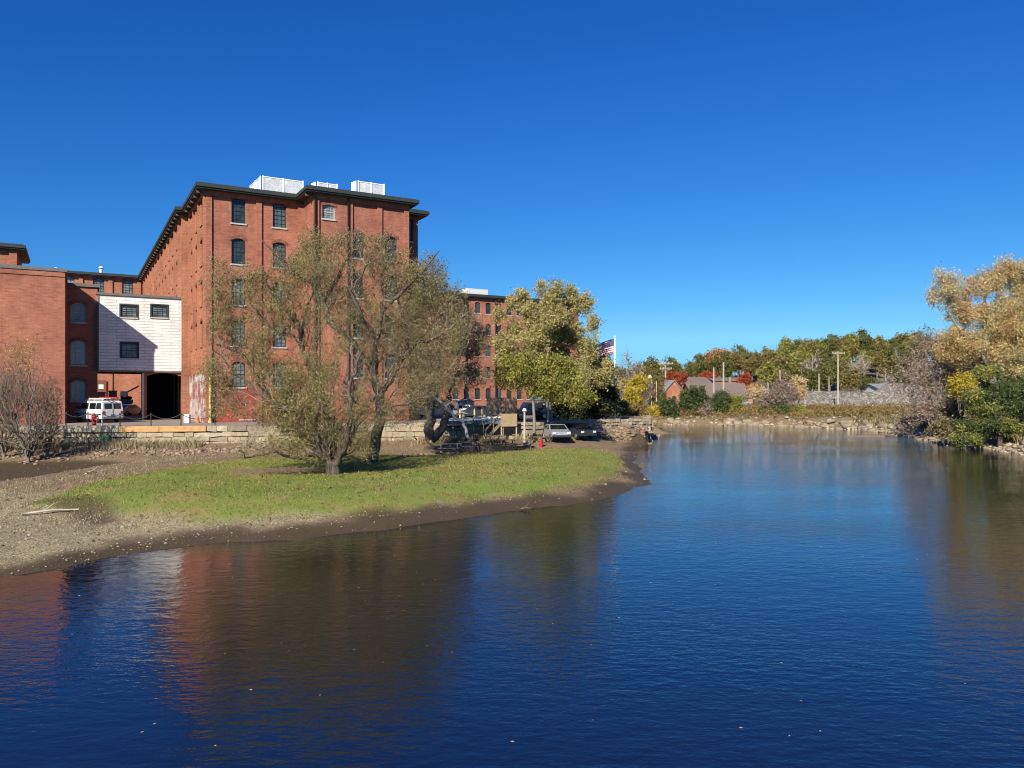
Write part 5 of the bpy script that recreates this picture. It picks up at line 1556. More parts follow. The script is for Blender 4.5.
def leaves(C, n, L, W, seed, spread, droop=0.0, flat=0.0, jit=.6):
    """n rhombic leaves around points C"""
    r = np.random.RandomState(seed)
    k = r.randint(0, len(C), n); p = C[k] + r.randn(n, 3) * spread
    d = r.randn(n, 3); d[:, 2] -= droop; d /= np.linalg.norm(d, axis=1)[:, None]
    s = r.randn(n, 3); s[:, 2] *= (1 - flat); s = np.cross(d, s); s /= np.linalg.norm(s, axis=1)[:, None] + 1e-9
    sc = (1 + (r.rand(n) * 2 - 1) * jit)[:, None]
    bend = np.cross(d, s) * (r.rand(n, 1) - .5) * L * .3
    V_ = np.stack([p, p + d * L * .45 * sc + s * W * .5 * sc, p + d * L * sc + bend, p + d * L * .5 * sc - s * W * .5 * sc], 1).reshape(-1, 3)
    return V_, np.arange(n * 4).reshape(-1, 4)

def make_tree(name, label, cat, base, stems, targets, seed, bark, leaf, nleaf, L, W, spread=.18, leafr=.02, droop=.3, bf=.35, seg=.5, tip=.008, ex=2.3, group=None, wob=.12, leaffilter=None, up=.25, sides=(3, 5, 9), part='crown', leaf2=None, frac2=0.0, rmin=0, flat=0, twig=None, clumps=0):
    Pn, par, rad, kids, fix = skeleton(stems, targets, seed, bf, seg, tip, ex, wob, up)
    base = np.array(base, float)
    e = empty(name, tuple(base), label, cat, group)
    if twig:
        V_, F_, V2, F2 = tubes(Pn - base, par, rad, kids, sides=sides, rmin=rmin, split=.032)
        fastmesh('twigs', V2, F2, M[twig], e, smooth=True)
    else: V_, F_ = tubes(Pn - base, par, rad, kids, sides=sides, rmin=rmin)
    fastmesh('trunk', V_, F_, bark, e, smooth=True)
    m = (rad < leafr) & (fix == 0)
    if leaffilter is not None: m &= leaffilter(Pn)
    if clumps: m &= vnoise(Pn[:, 0] + Pn[:, 1] * .6, Pn[:, 2] + Pn[:, 1] * .4, clumps) > -.12
    C = Pn[m] - base
    if nleaf and len(C):
        V_, F_ = leaves(C, nleaf, L, W, seed + 1, spread, droop, flat)
        fastmesh(part, V_, F_, leaf, e)
    if leaf2 is not None:
        C2 = Pn[(rad < leafr) & (fix == 0)] - base; r = np.random.RandomState(seed + 3)
        nz = vnoise(C2[:, 0] * 1.0, C2[:, 2] + C2[:, 1], 1.3); C2 = C2[nz > .12]
        if len(C2):
            V_, F_ = leaves(C2, int(nleaf * frac2), L, W, seed + 5, spread, droop, flat)
            o = fastmesh(part, V_, F_, leaf2, e)
            o['label'] = 'differently coloured patches of the crown'
    return e

def P3(px, py, Y): return (at(px, Y), Y, zat(py, Y))
def bl(px, py, Y, rpx, rpy, ry=None):
    k = Y / F; return (at(px, Y), Y, zat(py, Y), rpx * k, (ry if ry else (rpx + rpy) / 2 * k), rpy * k)
def stem(pts, Y0):
    """(px, py, depth offset, radius)"""
    return [(*P3(px, py, Y0 + dy), r) for px, py, dy, r in pts]

# --- willow in front, many stems from one stump, leaning left
YA = 39.0
zA = hz(at(334, YA), YA)
sA = [stem([(334, 479, 0, .42), (333, 470, 0, .36), (331, 462, 0, .3)], YA),
      stem([(331, 462, 0, .17), (318, 455, -.3, .14), (300, 458, -.8, .1), (270, 452, -1.2, .07), (245, 458, -1.6, .04)], YA),
      stem([(331, 462, 0, .17), (312, 446, .4, .15), (290, 425, .6, .13), (272, 398, .4, .11), (258, 378, .2, .09), (240, 352, 0, .07), (218, 345, 0, .04)], YA),
      stem([(331, 462, 0, .16), (318, 438, -.5, .13), (300, 415, -.8, .11), (268, 400, -1, .07), (232, 372, -1, .05), (216, 352, -1, .03)], YA),
      stem([(333, 470, 0, .2), (335, 440, .8, .17), (325, 400, 1.2, .15), (303, 352, 1.0, .12), (297, 322, 1.0, .10), (270, 290, .8, .07), (262, 262, .5, .04)], YA),
      stem([(303, 352, 1.0, .09), (302, 330, 1.3, .08), (310, 300, 1.6, .05), (315, 265, 1.8, .03)], YA),
      stem([(297, 322, 1, .08), (276, 335, .3, .07), (252, 305, 0, .05), (240, 276, 0, .03)], YA),
      stem([(333, 470, 0, .17), (345, 445, -.6, .15), (352, 415, -1, .12), (350, 385, -1, .08), (362, 350, -1, .05)], YA),
      stem([(331, 462, 0, .15), (348, 450, .5, .12), (356, 420, 1, .09), (385, 385, 1.4, .06), (395, 360, 1.6, .03)], YA)]
rq = random.Random(14)
for _k in range(14):
    _a = rq.uniform(0, 6.28); _l = rq.uniform(1.2, 3.4); _x, _y = at(332, YA), YA; _s = math.cos(_a) * _l * .55
    sA.append([(_x, _y, zA + .25, .09), (_x + _s * .5, _y + math.sin(_a) * .5, zA + .6 + _l * .3, .065), (_x + _s * 1.2, _y + math.sin(_a) * 1.1, zA + .5 + _l * .8, .03)])
tA = np.concatenate([
    blob_targets([bl(322, 405, YA, 52, 38, 2.6), bl(345, 385, YA, 38, 24), bl(300, 430, YA, 38, 20), bl(325, 440, YA, 40, 22), bl(310, 380, YA, 40, 30), bl(285, 410, YA, 36, 24)], 2000, 1),
    blob_targets([bl(290, 292, YA + 1, 26, 34), bl(312, 272, YA + 1.4, 18, 26), bl(268, 320, YA, 24, 26), bl(248, 285, YA, 20, 26), bl(230, 330, YA, 22, 30), bl(222, 285, YA, 18, 34), bl(215, 370, YA - 1, 22, 20), bl(262, 355, YA, 22, 26), bl(300, 340, YA + 1, 24, 22), bl(285, 300, YA + 1, 18, 20), bl(270, 380, YA, 26, 22), bl(300, 320, YA + 1, 30, 24)], 1700, 2),
    blob_targets([bl(262, 445, YA - 1.4, 30, 12), bl(305, 450, YA - .8, 26, 14), bl(240, 400, YA - 1, 22, 18), bl(350, 440, YA, 22, 18), bl(350, 350, YA, 24, 20), bl(215, 400, YA - 1, 14, 20), bl(370, 410, YA, 24, 26), bl(365, 445, YA, 18, 16)], 800, 3)])
make_tree('willow_tree', 'sparse olive willow leaning left from a many stemmed dark stump on the grass', 'tree', (at(334, YA), YA, zA), sA, tA, 31, M['bark_willow'], M['leaf_willow'], 74000, .11, .026, spread=.13, leafr=.016, droop=.6, seg=.36, tip=.0095, wob=.18, ex=2.5, leaf2=M['leaf_olive'], frac2=.3, twig='twigs', clumps=1.1)

# --- second tree with a straight dark trunk
YB = 46.0
sB = [stem([(371, 463, 0, .42), (374, 450, 0, .34), (379, 425, 0, .30), (380, 398, 0, .27), (374, 372, .2, .24)], YB),
      stem([(380, 398, 0, .2), (392, 375, 0, .2), (402, 358, 0, .18), (415, 345, 0, .12), (440, 335, 0, .08), (462, 320, 0, .04)], YB),
      stem([(374, 372, .2, .22), (355, 345, .5, .19), (330, 322, .6, .17), (322, 300, .6, .16), (318, 286, .5, .12), (297, 275, .3, .10), (280, 258, .1, .07), (262, 240, 0, .04)], YB),
      stem([(322, 300, .6, .13), (335, 282, .6, .12), (345, 262, .6, .08), (358, 245, .7, .05), (362, 232, .7, .03)], YB),
      stem([(318, 286, .5, .09), (318, 262, .9, .07), (326, 240, 1.0, .04)], YB),
      stem([(374, 372, .2, .2), (377, 340, -.3, .17), (382, 312, -.6, .14), (402, 292, -.8, .11), (425, 268, -1, .06), (440, 250, -1, .03)], YB),
      stem([(377, 340, -.3, .13), (362, 318, -.8, .10), (350, 290, -1.2, .07), (372, 262, -1.2, .04)], YB),
      stem([(402, 358, 0, .12), (408, 330, .5, .10), (398, 300, .9, .07), (395, 262, 1.2, .04)], YB),
      stem([(380, 415, 0, .1), (398, 405, -.6, .07), (425, 398, -1, .04)], YB)]
tB = np.concatenate([
    blob_targets([bl(325, 262, YB, 34, 24), bl(375, 262, YB, 30, 28), bl(405, 275, YB, 26, 26), bl(292, 262, YB, 22, 18), bl(430, 290, YB, 22, 24), bl(350, 240, YB, 26, 12), bl(340, 300, YB + 1, 34, 26), bl(312, 240, YB, 16, 14), bl(385, 240, YB, 16, 12)], 1900, 5),
    blob_targets([bl(395, 330, YB, 44, 30), bl(430, 345, YB, 38, 26), bl(375, 360, YB, 40, 26), bl(455, 320, YB, 22, 24), bl(415, 385, YB, 30, 18), bl(350, 385, YB, 24, 20), bl(405, 300, YB, 34, 30), bl(400, 410, YB, 34, 18), bl(420, 375, YB, 36, 24), bl(360, 330, YB, 30, 30)], 2300, 6)])
make_tree('bare_tree', 'tall half bare tree with one straight dark trunk, right behind the willow', 'tree', (at(371, YB), YB, hz(at(371, YB), YB)), sB, tB, 41, M['bark_willow'], M['leaf_olive'], 60000, .11, .036, spread=.16, leafr=.017, droop=.4, seg=.4, tip=.0095, wob=.17, ex=2.45, leaf2=M['leaf_green'], frac2=.2, twig='twigs', clumps=1.3)

# --- third, denser tree with twin trunks
YC = 63.0
zC = hz(at(433, YC), YC)
sC = [stem([(431, 440, 0, .5), (429, 425, 0, .4), (431, 405, 0, .34), (436, 380, 0, .28), (440, 350, 0, .2), (442, 315, 0, .12), (440, 285, 0, .05)], YC),
      stem([(431, 440, 0, .4), (443, 428, .2, .34), (448, 410, .4, .28), (452, 385, .5, .2), (462, 350, .6, .12), (468, 320, .6, .06)], YC),
      stem([(431, 405, 0, .2), (418, 380, -.5, .16), (408, 350, -.8, .1), (404, 310, -1, .05)], YC)]
tC = blob_targets([bl(432, 300, YC, 34, 28), bl(450, 325, YC, 28, 26), bl(420, 345, YC, 34, 30), bl(438, 375, YC, 32, 24), bl(425, 400, YC, 26, 14), bl(430, 270, YC, 18, 18), bl(405, 320, YC, 20, 24)], 1800, 8)
make_tree('bare_tree', 'dense grey olive tree with twin trunks between the half bare tree and the golden one', 'tree', (at(431, YC), YC, zC), sC, tC, 51, M['bark_dark'], M['leaf_olive'], 30000, .16, .06, spread=.24, leafr=.026, droop=.2, seg=.5, tip=.0135, wob=.22, ex=2.4, twig='twigs')

# --- lighter tree on the lot behind it
YV = 96.0
make_tree('bare_tree', 'thin leaved tree on the car park seen left of the golden maple', 'tree', (at(466, YV), YV, ZL), [[(at(466, YV), YV, 2.2, .3), (at(466, YV), YV, 7, .2), (at(468, YV), YV, 14, .05)]],
          blob_targets([bl(458, 320, YV, 20, 16), bl(470, 345, YV, 22, 18), bl(480, 330, YV, 12, 12), bl(455, 300, YV, 14, 12), bl(470, 375, YV, 22, 14)], 620, 88), 52, M['bark_grey'], M['leaf_olive'], 15000, .2, .09, spread=.3, leafr=.03, seg=.6, tip=.013, wob=.2)

# --- fallen pale limb
YD = 60.0
e_s = [stem([(463, 421, 0, .12), (455, 418, 0, .12), (446, 406, 0, .10), (436, 398, 0, .09), (424, 394, 0, .05)], YD), stem([(446, 406, 0, .06), (452, 402, -.2, .05), (470, 398, -.3, .03), (482, 396, -.3, .02)], YD), stem([(455, 418, 0, .07), (462, 412, -.5, .05), (480, 417, -.6, .025)], YD)]
eT = blob_targets([bl(455, 402, YD, 28, 9, 1.5), bl(440, 408, YD, 20, 10, 1.5), bl(470, 408, YD, 18, 8, 1.2)], 90, 9)
make_tree('broken_limb', 'bleached broken limb arching down in front of the twin trunked tree', 'branch', (at(463, YD), YD, hz(at(463, YD), YD)), [[(*P3(468, 438, YD), .13), (*P3(463, 421, YD), .12)]] + e_s[0:0] + [e_s[0], e_s[1], e_s[2]], eT, 61, M['bark_pale'], M['leaf_olive'], 0, .1, .1, tip=.014, seg=.4)

# --- golden maple and the greener tree before it
YM = 78.0
sM = [[(at(549, YM), YM, 2.0, .34), (at(549, YM), YM, 5, .3), (at(548, YM), YM, 8, .24), (at(547, YM), YM, 12, .12), (at(548, YM), YM, 14.5, .04)]]
rm = random.Random(8); mb_ = []
for (px, py) in ((512, 300), (522, 293), (540, 290), (553, 297), (572, 299), (585, 305), (498, 312), (592, 325), (590, 350), (548, 345), (548, 325), (541, 312), (552, 332), (530, 340), (562, 335), (545, 322), (530, 315), (560, 318), (545, 335), (515, 330), (578, 335), (505, 350), (560, 352), (588, 358), (535, 358), (520, 375), (555, 378), (580, 378), (604, 372), (545, 305), (568, 330)):
    r_p = rm.uniform(8, 13) * (1 if py < 330 else 1.25)
    mb_.append((at(px, YM), YM + rm.uniform(-3.2, 3.2), zat(py, YM), r_p * YM / F * .8, r_p * YM / F, r_p * YM / F * 1.15))
tM = blob_targets(mb_, 1000, 11)
make_tree('maple_tree', 'large golden green maple behind the picnic lawn', 'tree', (at(549, YM), YM, ZL), sM, tM, 71, M['bark_grey'], M['leaf_maple'], 90000, .16, .09, spread=.22, leafr=.03, seg=.6, tip=.012, up=.5)
YG = 70.0
zG = hz(at(534, YG), YG)
sG = [[(at(534, YG), YG, zG - .1, .16), (at(534, YG), YG, 3.2, .13), (at(532, YG), YG, 6, .08), (at(530, YG), YG, 8, .03)]]
tG = blob_targets([bl(528, 368, YG, 34, 16), bl(508, 378, YG, 16, 12), bl(556, 385, YG, 30, 16), bl(552, 390, YG, 24, 10), bl(577, 396, YG, 22, 10), bl(507, 362, YG, 12, 10), bl(560, 365, YG, 22, 12)], 480, 12)
make_tree('maple_tree', 'smaller yellow green tree whose crown spreads low over the picnic lawn', 'tree', (at(534, YG), YG, zG), sG, tG, 73, M['bark_grey'], M['leaf_green'], 30000, .18, .1, spread=.25, leafr=.03, seg=.5, tip=.010)
YE = 82.0
sE = [[(at(590, YE), YE, 2.0, .3), (at(590, YE), YE, 6, .2), (at(592, YE), YE, 9.5, .05)]]
tE = blob_targets([bl(590, 395, YE, 26, 22), bl(600, 372, YE, 14, 18), bl(575, 405, YE, 26, 16), bl(605, 405, YE, 14, 18), bl(560, 398, YE, 20, 14)], 560, 14)
make_tree('yew_tree', 'dark evergreen with blackish foliage overhanging the wall by the flagpole', 'tree', (at(590, YE), YE, ZL), sE, tE, 75, M['bark_dark'], M['leaf_dark'], 42000, .24, .1, spread=.3, leafr=.05, seg=.5, tip=.012)

# --- left thicket of bare stems
YL = 55.5
zL_ = hz(at(28, YL), YL)
def shrub_stems(px, Y, z, n, spread, h, seed, r=.06):
    rnd = random.Random(seed); out = []; x0 = at(px, Y)
    out.append([(x0, Y, z - .1, r * 2), (x0, Y, z + .25, r * 1.8)])
    for k in range(n):
        a = rnd.uniform(0, 6.28); s = rnd.uniform(.3, 1) * spread
        out.append([(x0, Y, z + .2, r), (x0 + math.cos(a) * s * .4, Y + math.sin(a) * s * .3, z + h * .35, r * .7), (x0 + math.cos(a) * s, Y + math.sin(a) * s * .7, z + h * rnd.uniform(.6, .95), r * .3)])
    return out
sL = shrub_stems(28, YL, zL_, 14, 2.4, 5.5, 3)
tL = np.concatenate([blob_targets([bl(28, 395, YL, 32, 34), bl(10, 400, YL, 30, 34), bl(22, 360, YL, 24, 26), bl(46, 405, YL, 18, 34), bl(20, 430, YL, 36, 18), bl(5, 380, YL, 26, 40), bl(40, 430, YL, 22, 22)], 4200, 16)])
make_tree('bare_thicket', 'tangled bare grey shrub with a few yellow leaves in front of the left brick block', 'shrub', (at(28, YL), YL, zL_), sL, tL, 81, M['bark_twig'], M['leaf_yellow'], 600, .1, .06, spread=.4, leafr=.02, seg=.4, tip=.0125, wob=.22, leaffilter=lambda P: (P[:, 2] + .6 * np.sin(P[:, 0] * 5) > zat(366, YL)) & (np.abs(P[:, 0] - at(24, YL) + .5 * np.sin(P[:, 2] * 4)) < .8))
for px_l, Y_l, sd_l, lab_l in ((4, 56.5, 85, 'dense brown bare shrub at the very left edge, below the brick block'), (47, 57.0, 87, 'smaller bare shrub between the yellow tipped shrub and the concrete cap')):
    zl = hz(at(px_l, Y_l), Y_l)
    make_tree('bare_thicket', lab_l, 'shrub', (at(px_l, Y_l), Y_l, zl), shrub_stems(px_l, Y_l, zl, 12, 2.0, 4.6, sd_l), blob_targets([bl(px_l, 400, Y_l, 22 if px_l < 40 else 14, 36 if px_l < 40 else 26), bl(px_l, 430, Y_l, 22 if px_l < 40 else 16, 16)], 1700 if px_l < 40 else 1000, sd_l), sd_l, M['bark_twig'], M['leaf_litter'], 1500, .1, .06, spread=.2, leafr=.02, seg=.4, tip=.0125, wob=.22)
YL2 = 57
sL = shrub_stems(-20, YL2, 1, 8, 2.4, 4.5, 4)
tL = blob_targets([bl(-22, 400, YL2, 36, 34), bl(-40, 420, YL2, 40, 20)], 900, 17)
make_tree('bare_thicket', 'bare shrub cut off by the left edge of the photo', 'shrub', (at(-20, YL2), YL2, 1), sL, tL, 83, M['bark_twig'], M['leaf_pink'], 1500, .12, .07, spread=.15, leafr=.02, seg=.4, tip=.010, wob=.2)

# --- right bank trees
YR = 80.0
xR = at(1000, YR); zR = hz(xR, YR)
sR = [[(xR, YR, zR - .2, .5), (xR - .3, YR, zR + 3, .4), (at(990, YR), YR, 8, .3), (at(985, YR), YR, 12, .2), (at(985, YR), YR, 16, .08)],
      [(at(990, YR), YR, 8, .22), (at(965, YR), YR, 11, .16), (at(948, YR), YR, 13.5, .08)], [(at(990, YR), YR, 8, .22), (at(1020, YR), YR, 12, .16), (at(1030, YR), YR, 16, .08)]]
tR = blob_targets([bl(950, 290, YR, 18, 18), bl(965, 312, YR, 18, 14), bl(985, 285, YR, 18, 16), bl(1012, 275, YR, 24, 20), bl(1000, 320, YR, 30, 24), bl(1030, 320, YR, 30, 40), bl(960, 345, YR, 26, 20), bl(1010, 355, YR, 34, 20), bl(938, 300, YR, 8, 10), bl(940, 275, YR, 7, 8), bl(1045, 285, YR, 26, 26)], 1100, 18)
make_tree('autumn_tree', 'tall tree with thinning golden orange leaves at the right edge', 'tree', (xR, YR, zR), sR, tR, 91, M['bark_grey'], M['leaf_gold'], 95000, .15, .085, spread=.3, leafr=.03, seg=.6, tip=.013, leaf2=M['leaf_orange'], frac2=.28, up=.4)
YQ = 84.0
xQ = at(935, YQ); zQ = hz(xQ, YQ)
tQ = blob_targets([bl(930, 355, YQ, 24, 26), bl(915, 380, YQ, 24, 24), bl(935, 400, YQ, 28, 24), bl(955, 370, YQ, 20, 26), bl(912, 415, YQ, 20, 14), bl(925, 335, YQ, 14, 12)], 950, 19)
make_tree('bare_thicket', 'bare grey lilac tree leaning over the water left of the golden tree', 'tree', (xQ, YQ, zQ), shrub_stems(935, YQ, zQ, 12, 2.6, 7, 7, .09), tQ, 93, M['bark_grey'], M['leaf_pink'], 9000, .2, .1, spread=.3, leafr=.025, seg=.5, tip=.014, wob=.25)
YH = 71.0
xH = at(1000, YH); zH = hz(xH, YH)
tH = blob_targets([bl(985, 425, YH, 30, 8, 2), bl(1000, 408, YH, 34, 8, 2), bl(1012, 390, YH, 26, 8, 2), bl(965, 440, YH, 16, 4, 1.5), bl(1020, 430, YH, 30, 9, 2), bl(990, 374, YH, 16, 6), bl(1035, 400, YH, 26, 26), bl(975, 395, YH, 18, 6)], 600, 20)
make_tree('hemlock_tree', 'low green tree with layered sprays at the lower right bank', 'tree', (xH, YH, zH), [[(xH, YH, zH - .1, .22), (xH, YH, 5, .14), (xH, YH, 8, .04)]], tH, 95, M['bark_dark'], M['leaf_shrub'], 30000, .18, .08, spread=.22, leafr=.03, seg=.5, tip=.010, flat=.6, leaf2=M['leaf_green'], frac2=.4)
YK = 84.0  # shrub put in and sized to make the deep shade below the golden tree
tK = blob_targets([bl(975, 400, YK, 30, 24, 2), bl(1010, 415, YK, 34, 20, 2), bl(950, 418, YK, 16, 14, 1.5)], 500, 21)
xK = at(980, YK)
make_tree('shade_shrub', 'leafy shrub added to deepen the shade under the golden tree', 'shrub', (xK, YK, hz(xK, YK)), shrub_stems(980, YK, hz(xK, YK), 8, 3, 4.5, 9, .08), tK, 97, M['bark_dark'], M['leaf_olive'], 22000, .24, .12, spread=.35, leafr=.03, seg=.5, tip=.012)
YJ = 76.0
for px, py, rx, ry, lf, lab in ((945, 428, 14, 9, 'leaf_olive', 'small olive bush at the waterline below the bare lilac tree'), (962, 385, 12, 12, 'leaf_yellow', 'small yellow leaved bush between the bare tree and the golden tree')):
    Yj = YJ if py > 400 else 79
    x = at(px, Yj); z = hz(x, Yj)
    make_tree('bush', lab, 'shrub', (x, Yj, z), shrub_stems(px, Yj, z, 5, 1, (zat(py, Yj) - z) * 1.0, 5, .04), blob_targets([bl(px, py, Yj, rx, ry)], 160, 22 + px), 99 + px, M['bark_grey'], M[lf], 4000, .18, .1, spread=.22, leafr=.03, seg=.4, tip=.010)

# --- trees and shrubs of the middle distance, built one by one
def simple_tree(nm, lab, px, Y, ytop, ybot, wpx, leaf, nleaf=7000, cat='tree', bark='bark_grey', L=None, seed=1, ntar=220, lumps=12, ground=None, group=None, bare=False, tip=None, crown_lo=None):
    k = Y / F; x = at(px, Y); z0 = hz(x, Y) if ground is None else ground
    zt_ = zat(ytop, Y); zb = zat(ybot, Y); c = (x, Y, (zt_ + zb) / 2); R = (wpx / 2 * k, wpx / 2 * k, (zt_ - zb) / 2)
    L = L or max(.14, .9 * k * 1.6)
    tg = blob_targets(lumpy(c, R, lumps, seed), ntar, seed)
    r0 = max(.08, (zt_ - z0) * .022)
    st_ = [[(x, Y, z0 - .2, r0), (x, Y, z0 + (zt_ - z0) * .35, r0 * .8), (x + .1 * R[0], Y, z0 + (zt_ - z0) * .6, r0 * .5), (x, Y, zt_ - .15 * R[2], r0 * .15)]]
    return make_tree(nm, lab, cat, (x, Y, z0), st_, tg, seed, M[bark], M[leaf], nleaf, L, L * .6, spread=L * 1.1, leafr=.06, seg=max(.5, R[0] * .25), tip=tip or max(.012, k * .06), group=group, sides=(3, 4, 6), wob=.25)
T_ = [
 ('bare_tree', 'pale leafless tree standing right of the flagpole', 627, 120, 345, 398, 26, 'leaf_pink', 300, 'bark_grey', dict(bare=True, tip=.03, ntar=160)),
 ('yellow_tree', 'bright yellow green tree just right of the flagpole', 634, 112, 371, 422, 34, 'leaf_yellow', 9000, 'bark_grey', {}),
 ('round_shrub', 'blue green round shrub at the base of the flagpole', 621, 95, 397, 424, 20, 'leaf_shrub', 7000, 'bark_dark', {}),
 ('yellow_tree', 'small orange tree behind the flagpole', 613, 118, 368, 400, 20, 'leaf_gold', 4000, 'bark_grey', {}),
 ('brown_tree', 'tall thin brown tree behind the yellow tree', 640, 150, 362, 415, 30, 'leaf_pink', 6000, 'bark_grey', {}),
 ('brown_tree', 'rust brown tree left of the brick gable', 655, 160, 368, 420, 26, 'leaf_forest2', 6000, 'bark_grey', {}),
 ('pine_tree', 'dark pointed pine rising behind the brown trees', 654, 200, 352, 400, 18, 'leaf_forest', 6000, 'bark_dark', {}),
 ('yellow_bush', 'yellow bush at the waterline left of the green shrubs', 654, 135, 403, 424, 20, 'leaf_yellow', 4000, 'bark_grey', {}),
 ('brown_bush', 'brown bush on the tip of the stone point', 637, 97, 402, 423, 20, 'leaf_weed', 4500, 'bark_grey', {}),
 ('round_shrub', 'large dense green shrub in front of the brick gable', 693, 135, 384, 421, 34, 'leaf_shrub', 13000, 'bark_dark', {}),
 ('round_shrub', 'smaller dark green shrub at the left end of the far bank', 670, 133, 394, 422, 22, 'leaf_shrub', 8000, 'bark_dark', {}),
 ('round_shrub', 'green shrub right of the grey dead brush', 718, 138, 388, 421, 28, 'leaf_shrub', 9000, 'bark_dark', {}),
 ('bare_brush', 'grey dead brush between the two largest green shrubs', 706, 131, 400, 423, 14, 'leaf_pink', 500, 'bark_grey', dict(tip=.03)),
 ('round_shrub', 'yellow green shrub at the right end of the shrub row', 733, 140, 394, 420, 26, 'leaf_green', 8000, 'bark_grey', {}),
 ('bare_tree', 'bushy pinkish grey bare tree in front of the far road', 779, 142, 371, 416, 44, 'leaf_pink', 5500, 'bark_grey', dict(tip=.026, ntar=520)),
 ('blond_tree', 'small blond leaved tree beside the pinkish bare tree', 799, 150, 378, 405, 24, 'leaf_blond', 6000, 'bark_grey', {}),
 ('round_shrub', 'low green shrub under the pinkish bare tree', 782, 134, 404, 424, 34, 'leaf_shrub', 7500, 'bark_dark', {}),
 ('round_shrub', 'low dark shrub left of the pinkish bare tree', 765, 136, 408, 423, 18, 'leaf_shrub', 4500, 'bark_dark', {}),
 ('round_shrub', 'yellow green low shrub by the rocky bank', 800, 133, 407, 421, 18, 'leaf_green', 4500, 'bark_dark', {}),
 ('rusty_bush', 'rust orange bush on the bank below the stone pile, leftmost', 848, 122, 411, 426, 26, 'leaf_weed', 5000, 'bark_grey', {}),
 ('rusty_bush', 'rust orange bush on the bank below the stone pile, middle', 868, 120, 410, 427, 28, 'leaf_weed', 5000, 'bark_grey', {}),
 ('rusty_bush', 'yellowish bush on the bank next to the bare lilac tree', 893, 112, 411, 428, 28, 'leaf_weed', 5000, 'bark_grey', {}),
 ('red_tree', 'crimson tree beside the crossarmed pole', 676, 250, 370, 388, 24, 'leaf_red', 5000, 'bark_dark', {}),
 ('red_tree', 'red tree between the two pale poles', 709, 285, 371, 384, 18, 'leaf_red', 4000, 'bark_dark', {}),
 ('red_tree', 'orange red tree at the right end of the hall roofs', 745, 250, 372, 394, 16, 'leaf_red', 5000, 'bark_dark', {}),
 ('red_tree', 'low orange red bush right of the hall', 754, 235, 385, 396, 14, 'leaf_orange', 2500, 'bark_dark', {}),
 ('blond_tree', 'pale yellow bush right of the hall roof', 757, 222, 387, 398, 18, 'leaf_blond', 3000, 'bark_grey', {}),
 ('orange_tree', 'big orange topped oak on the skyline', 722, 330, 344, 376, 42, 'leaf_orange', 8000, 'bark_dark', {}),
]
for i, (nm, lab, px, Y, yt, yb, w, lf, nl, bk, kw) in enumerate(T_):
    kw = dict(kw)
    simple_tree(nm, lab, px, Y, yt, yb, w, lf, nl, 'shrub' if 'shrub' in nm or 'bush' in nm or 'brush' in nm else 'tree', bk, seed=200 + i, **kw)

# --- wooded hill: individual trees copied from a few models
def proto(nm, leaf, bark, seed, w=9., h=14., nleaf=2600, L=.62, ntar=110, tip=.05, conif=False, lumps=14):
    c = (0, 0, h * .6); R = (w / 2, w / 2, h * .42)
    if conif:
        bl_ = [(0, 0, h * (.2 + .75 * k / 9), w / 2 * (1 - k / 10.) * .9 + .2, w / 2 * (1 - k / 10.) * .9 + .2, h * .05) for k in range(10)]
    else: bl_ = lumpy(c, R, lumps, seed)
    tg = blob_targets(bl_, ntar, seed)
    return make_tree(nm, 'x', 'tree', (0, 0, 0), [[(0, 0, -.8, .28), (0, 0, h * .4, .22), (.2, .1, h * .9, .05)]], tg, seed, M[bark], M[leaf], nleaf, L, L * .65, spread=L * .9, leafr=.12, seg=1.4, tip=tip, sides=(3, 3, 5))
PRO = [
 (proto('oak_tree', 'leaf_forest', 'bark_dark', 301), 'dark green oak', 'dark green oaks of the wooded hill', 5),
 (proto('oak_tree', 'leaf_forest', 'bark_dark', 302, w=10.5), 'broad dark green oak', 'broad dark green oaks of the wooded hill', 5),
 (proto('maple_tree', 'leaf_forest2', 'bark_grey', 303), 'olive yellow maple', 'olive maples of the wooded hill', 6),
 (proto('maple_tree', 'leaf_forest2', 'bark_grey', 304, w=8, h=15), 'slender olive yellow maple', 'slender olive maples of the wooded hill', 5),
 (proto('birch_tree', 'leaf_green', 'bark_pale', 305, w=7, nleaf=2400), 'light yellow green birch', 'light birches of the wooded hill', 4),
 (proto('bare_tree', 'leaf_pink', 'bark_pale', 306, w=8, h=15, nleaf=160, ntar=220, tip=.045), 'bare pale grey tree', 'bare trees of the wooded hill', 2),
 (proto('pine_tree', 'leaf_forest', 'bark_dark', 307, w=6.5, h=15, conif=True, nleaf=2600), 'dark pine', 'pines of the wooded hill', 0),
 (proto('maple_tree', 'leaf_orange', 'bark_dark', 308, w=8, h=12, nleaf=2200), 'orange maple', 'orange maples of the wooded hill', 1),
]
rnd = random.Random(77); used = [False] * len(PRO); bag = [i for i, p in enumerate(PRO) for _ in range(p[3])]
def topline(px):
    xs_ = [560, 610, 655, 690, 705, 735, 770, 790, 810, 850, 900, 1100]; ys_ = [372, 366, 362, 362, 352, 352, 351, 345, 337, 333, 333, 330]
    return float(np.interp(px, xs_, ys_))
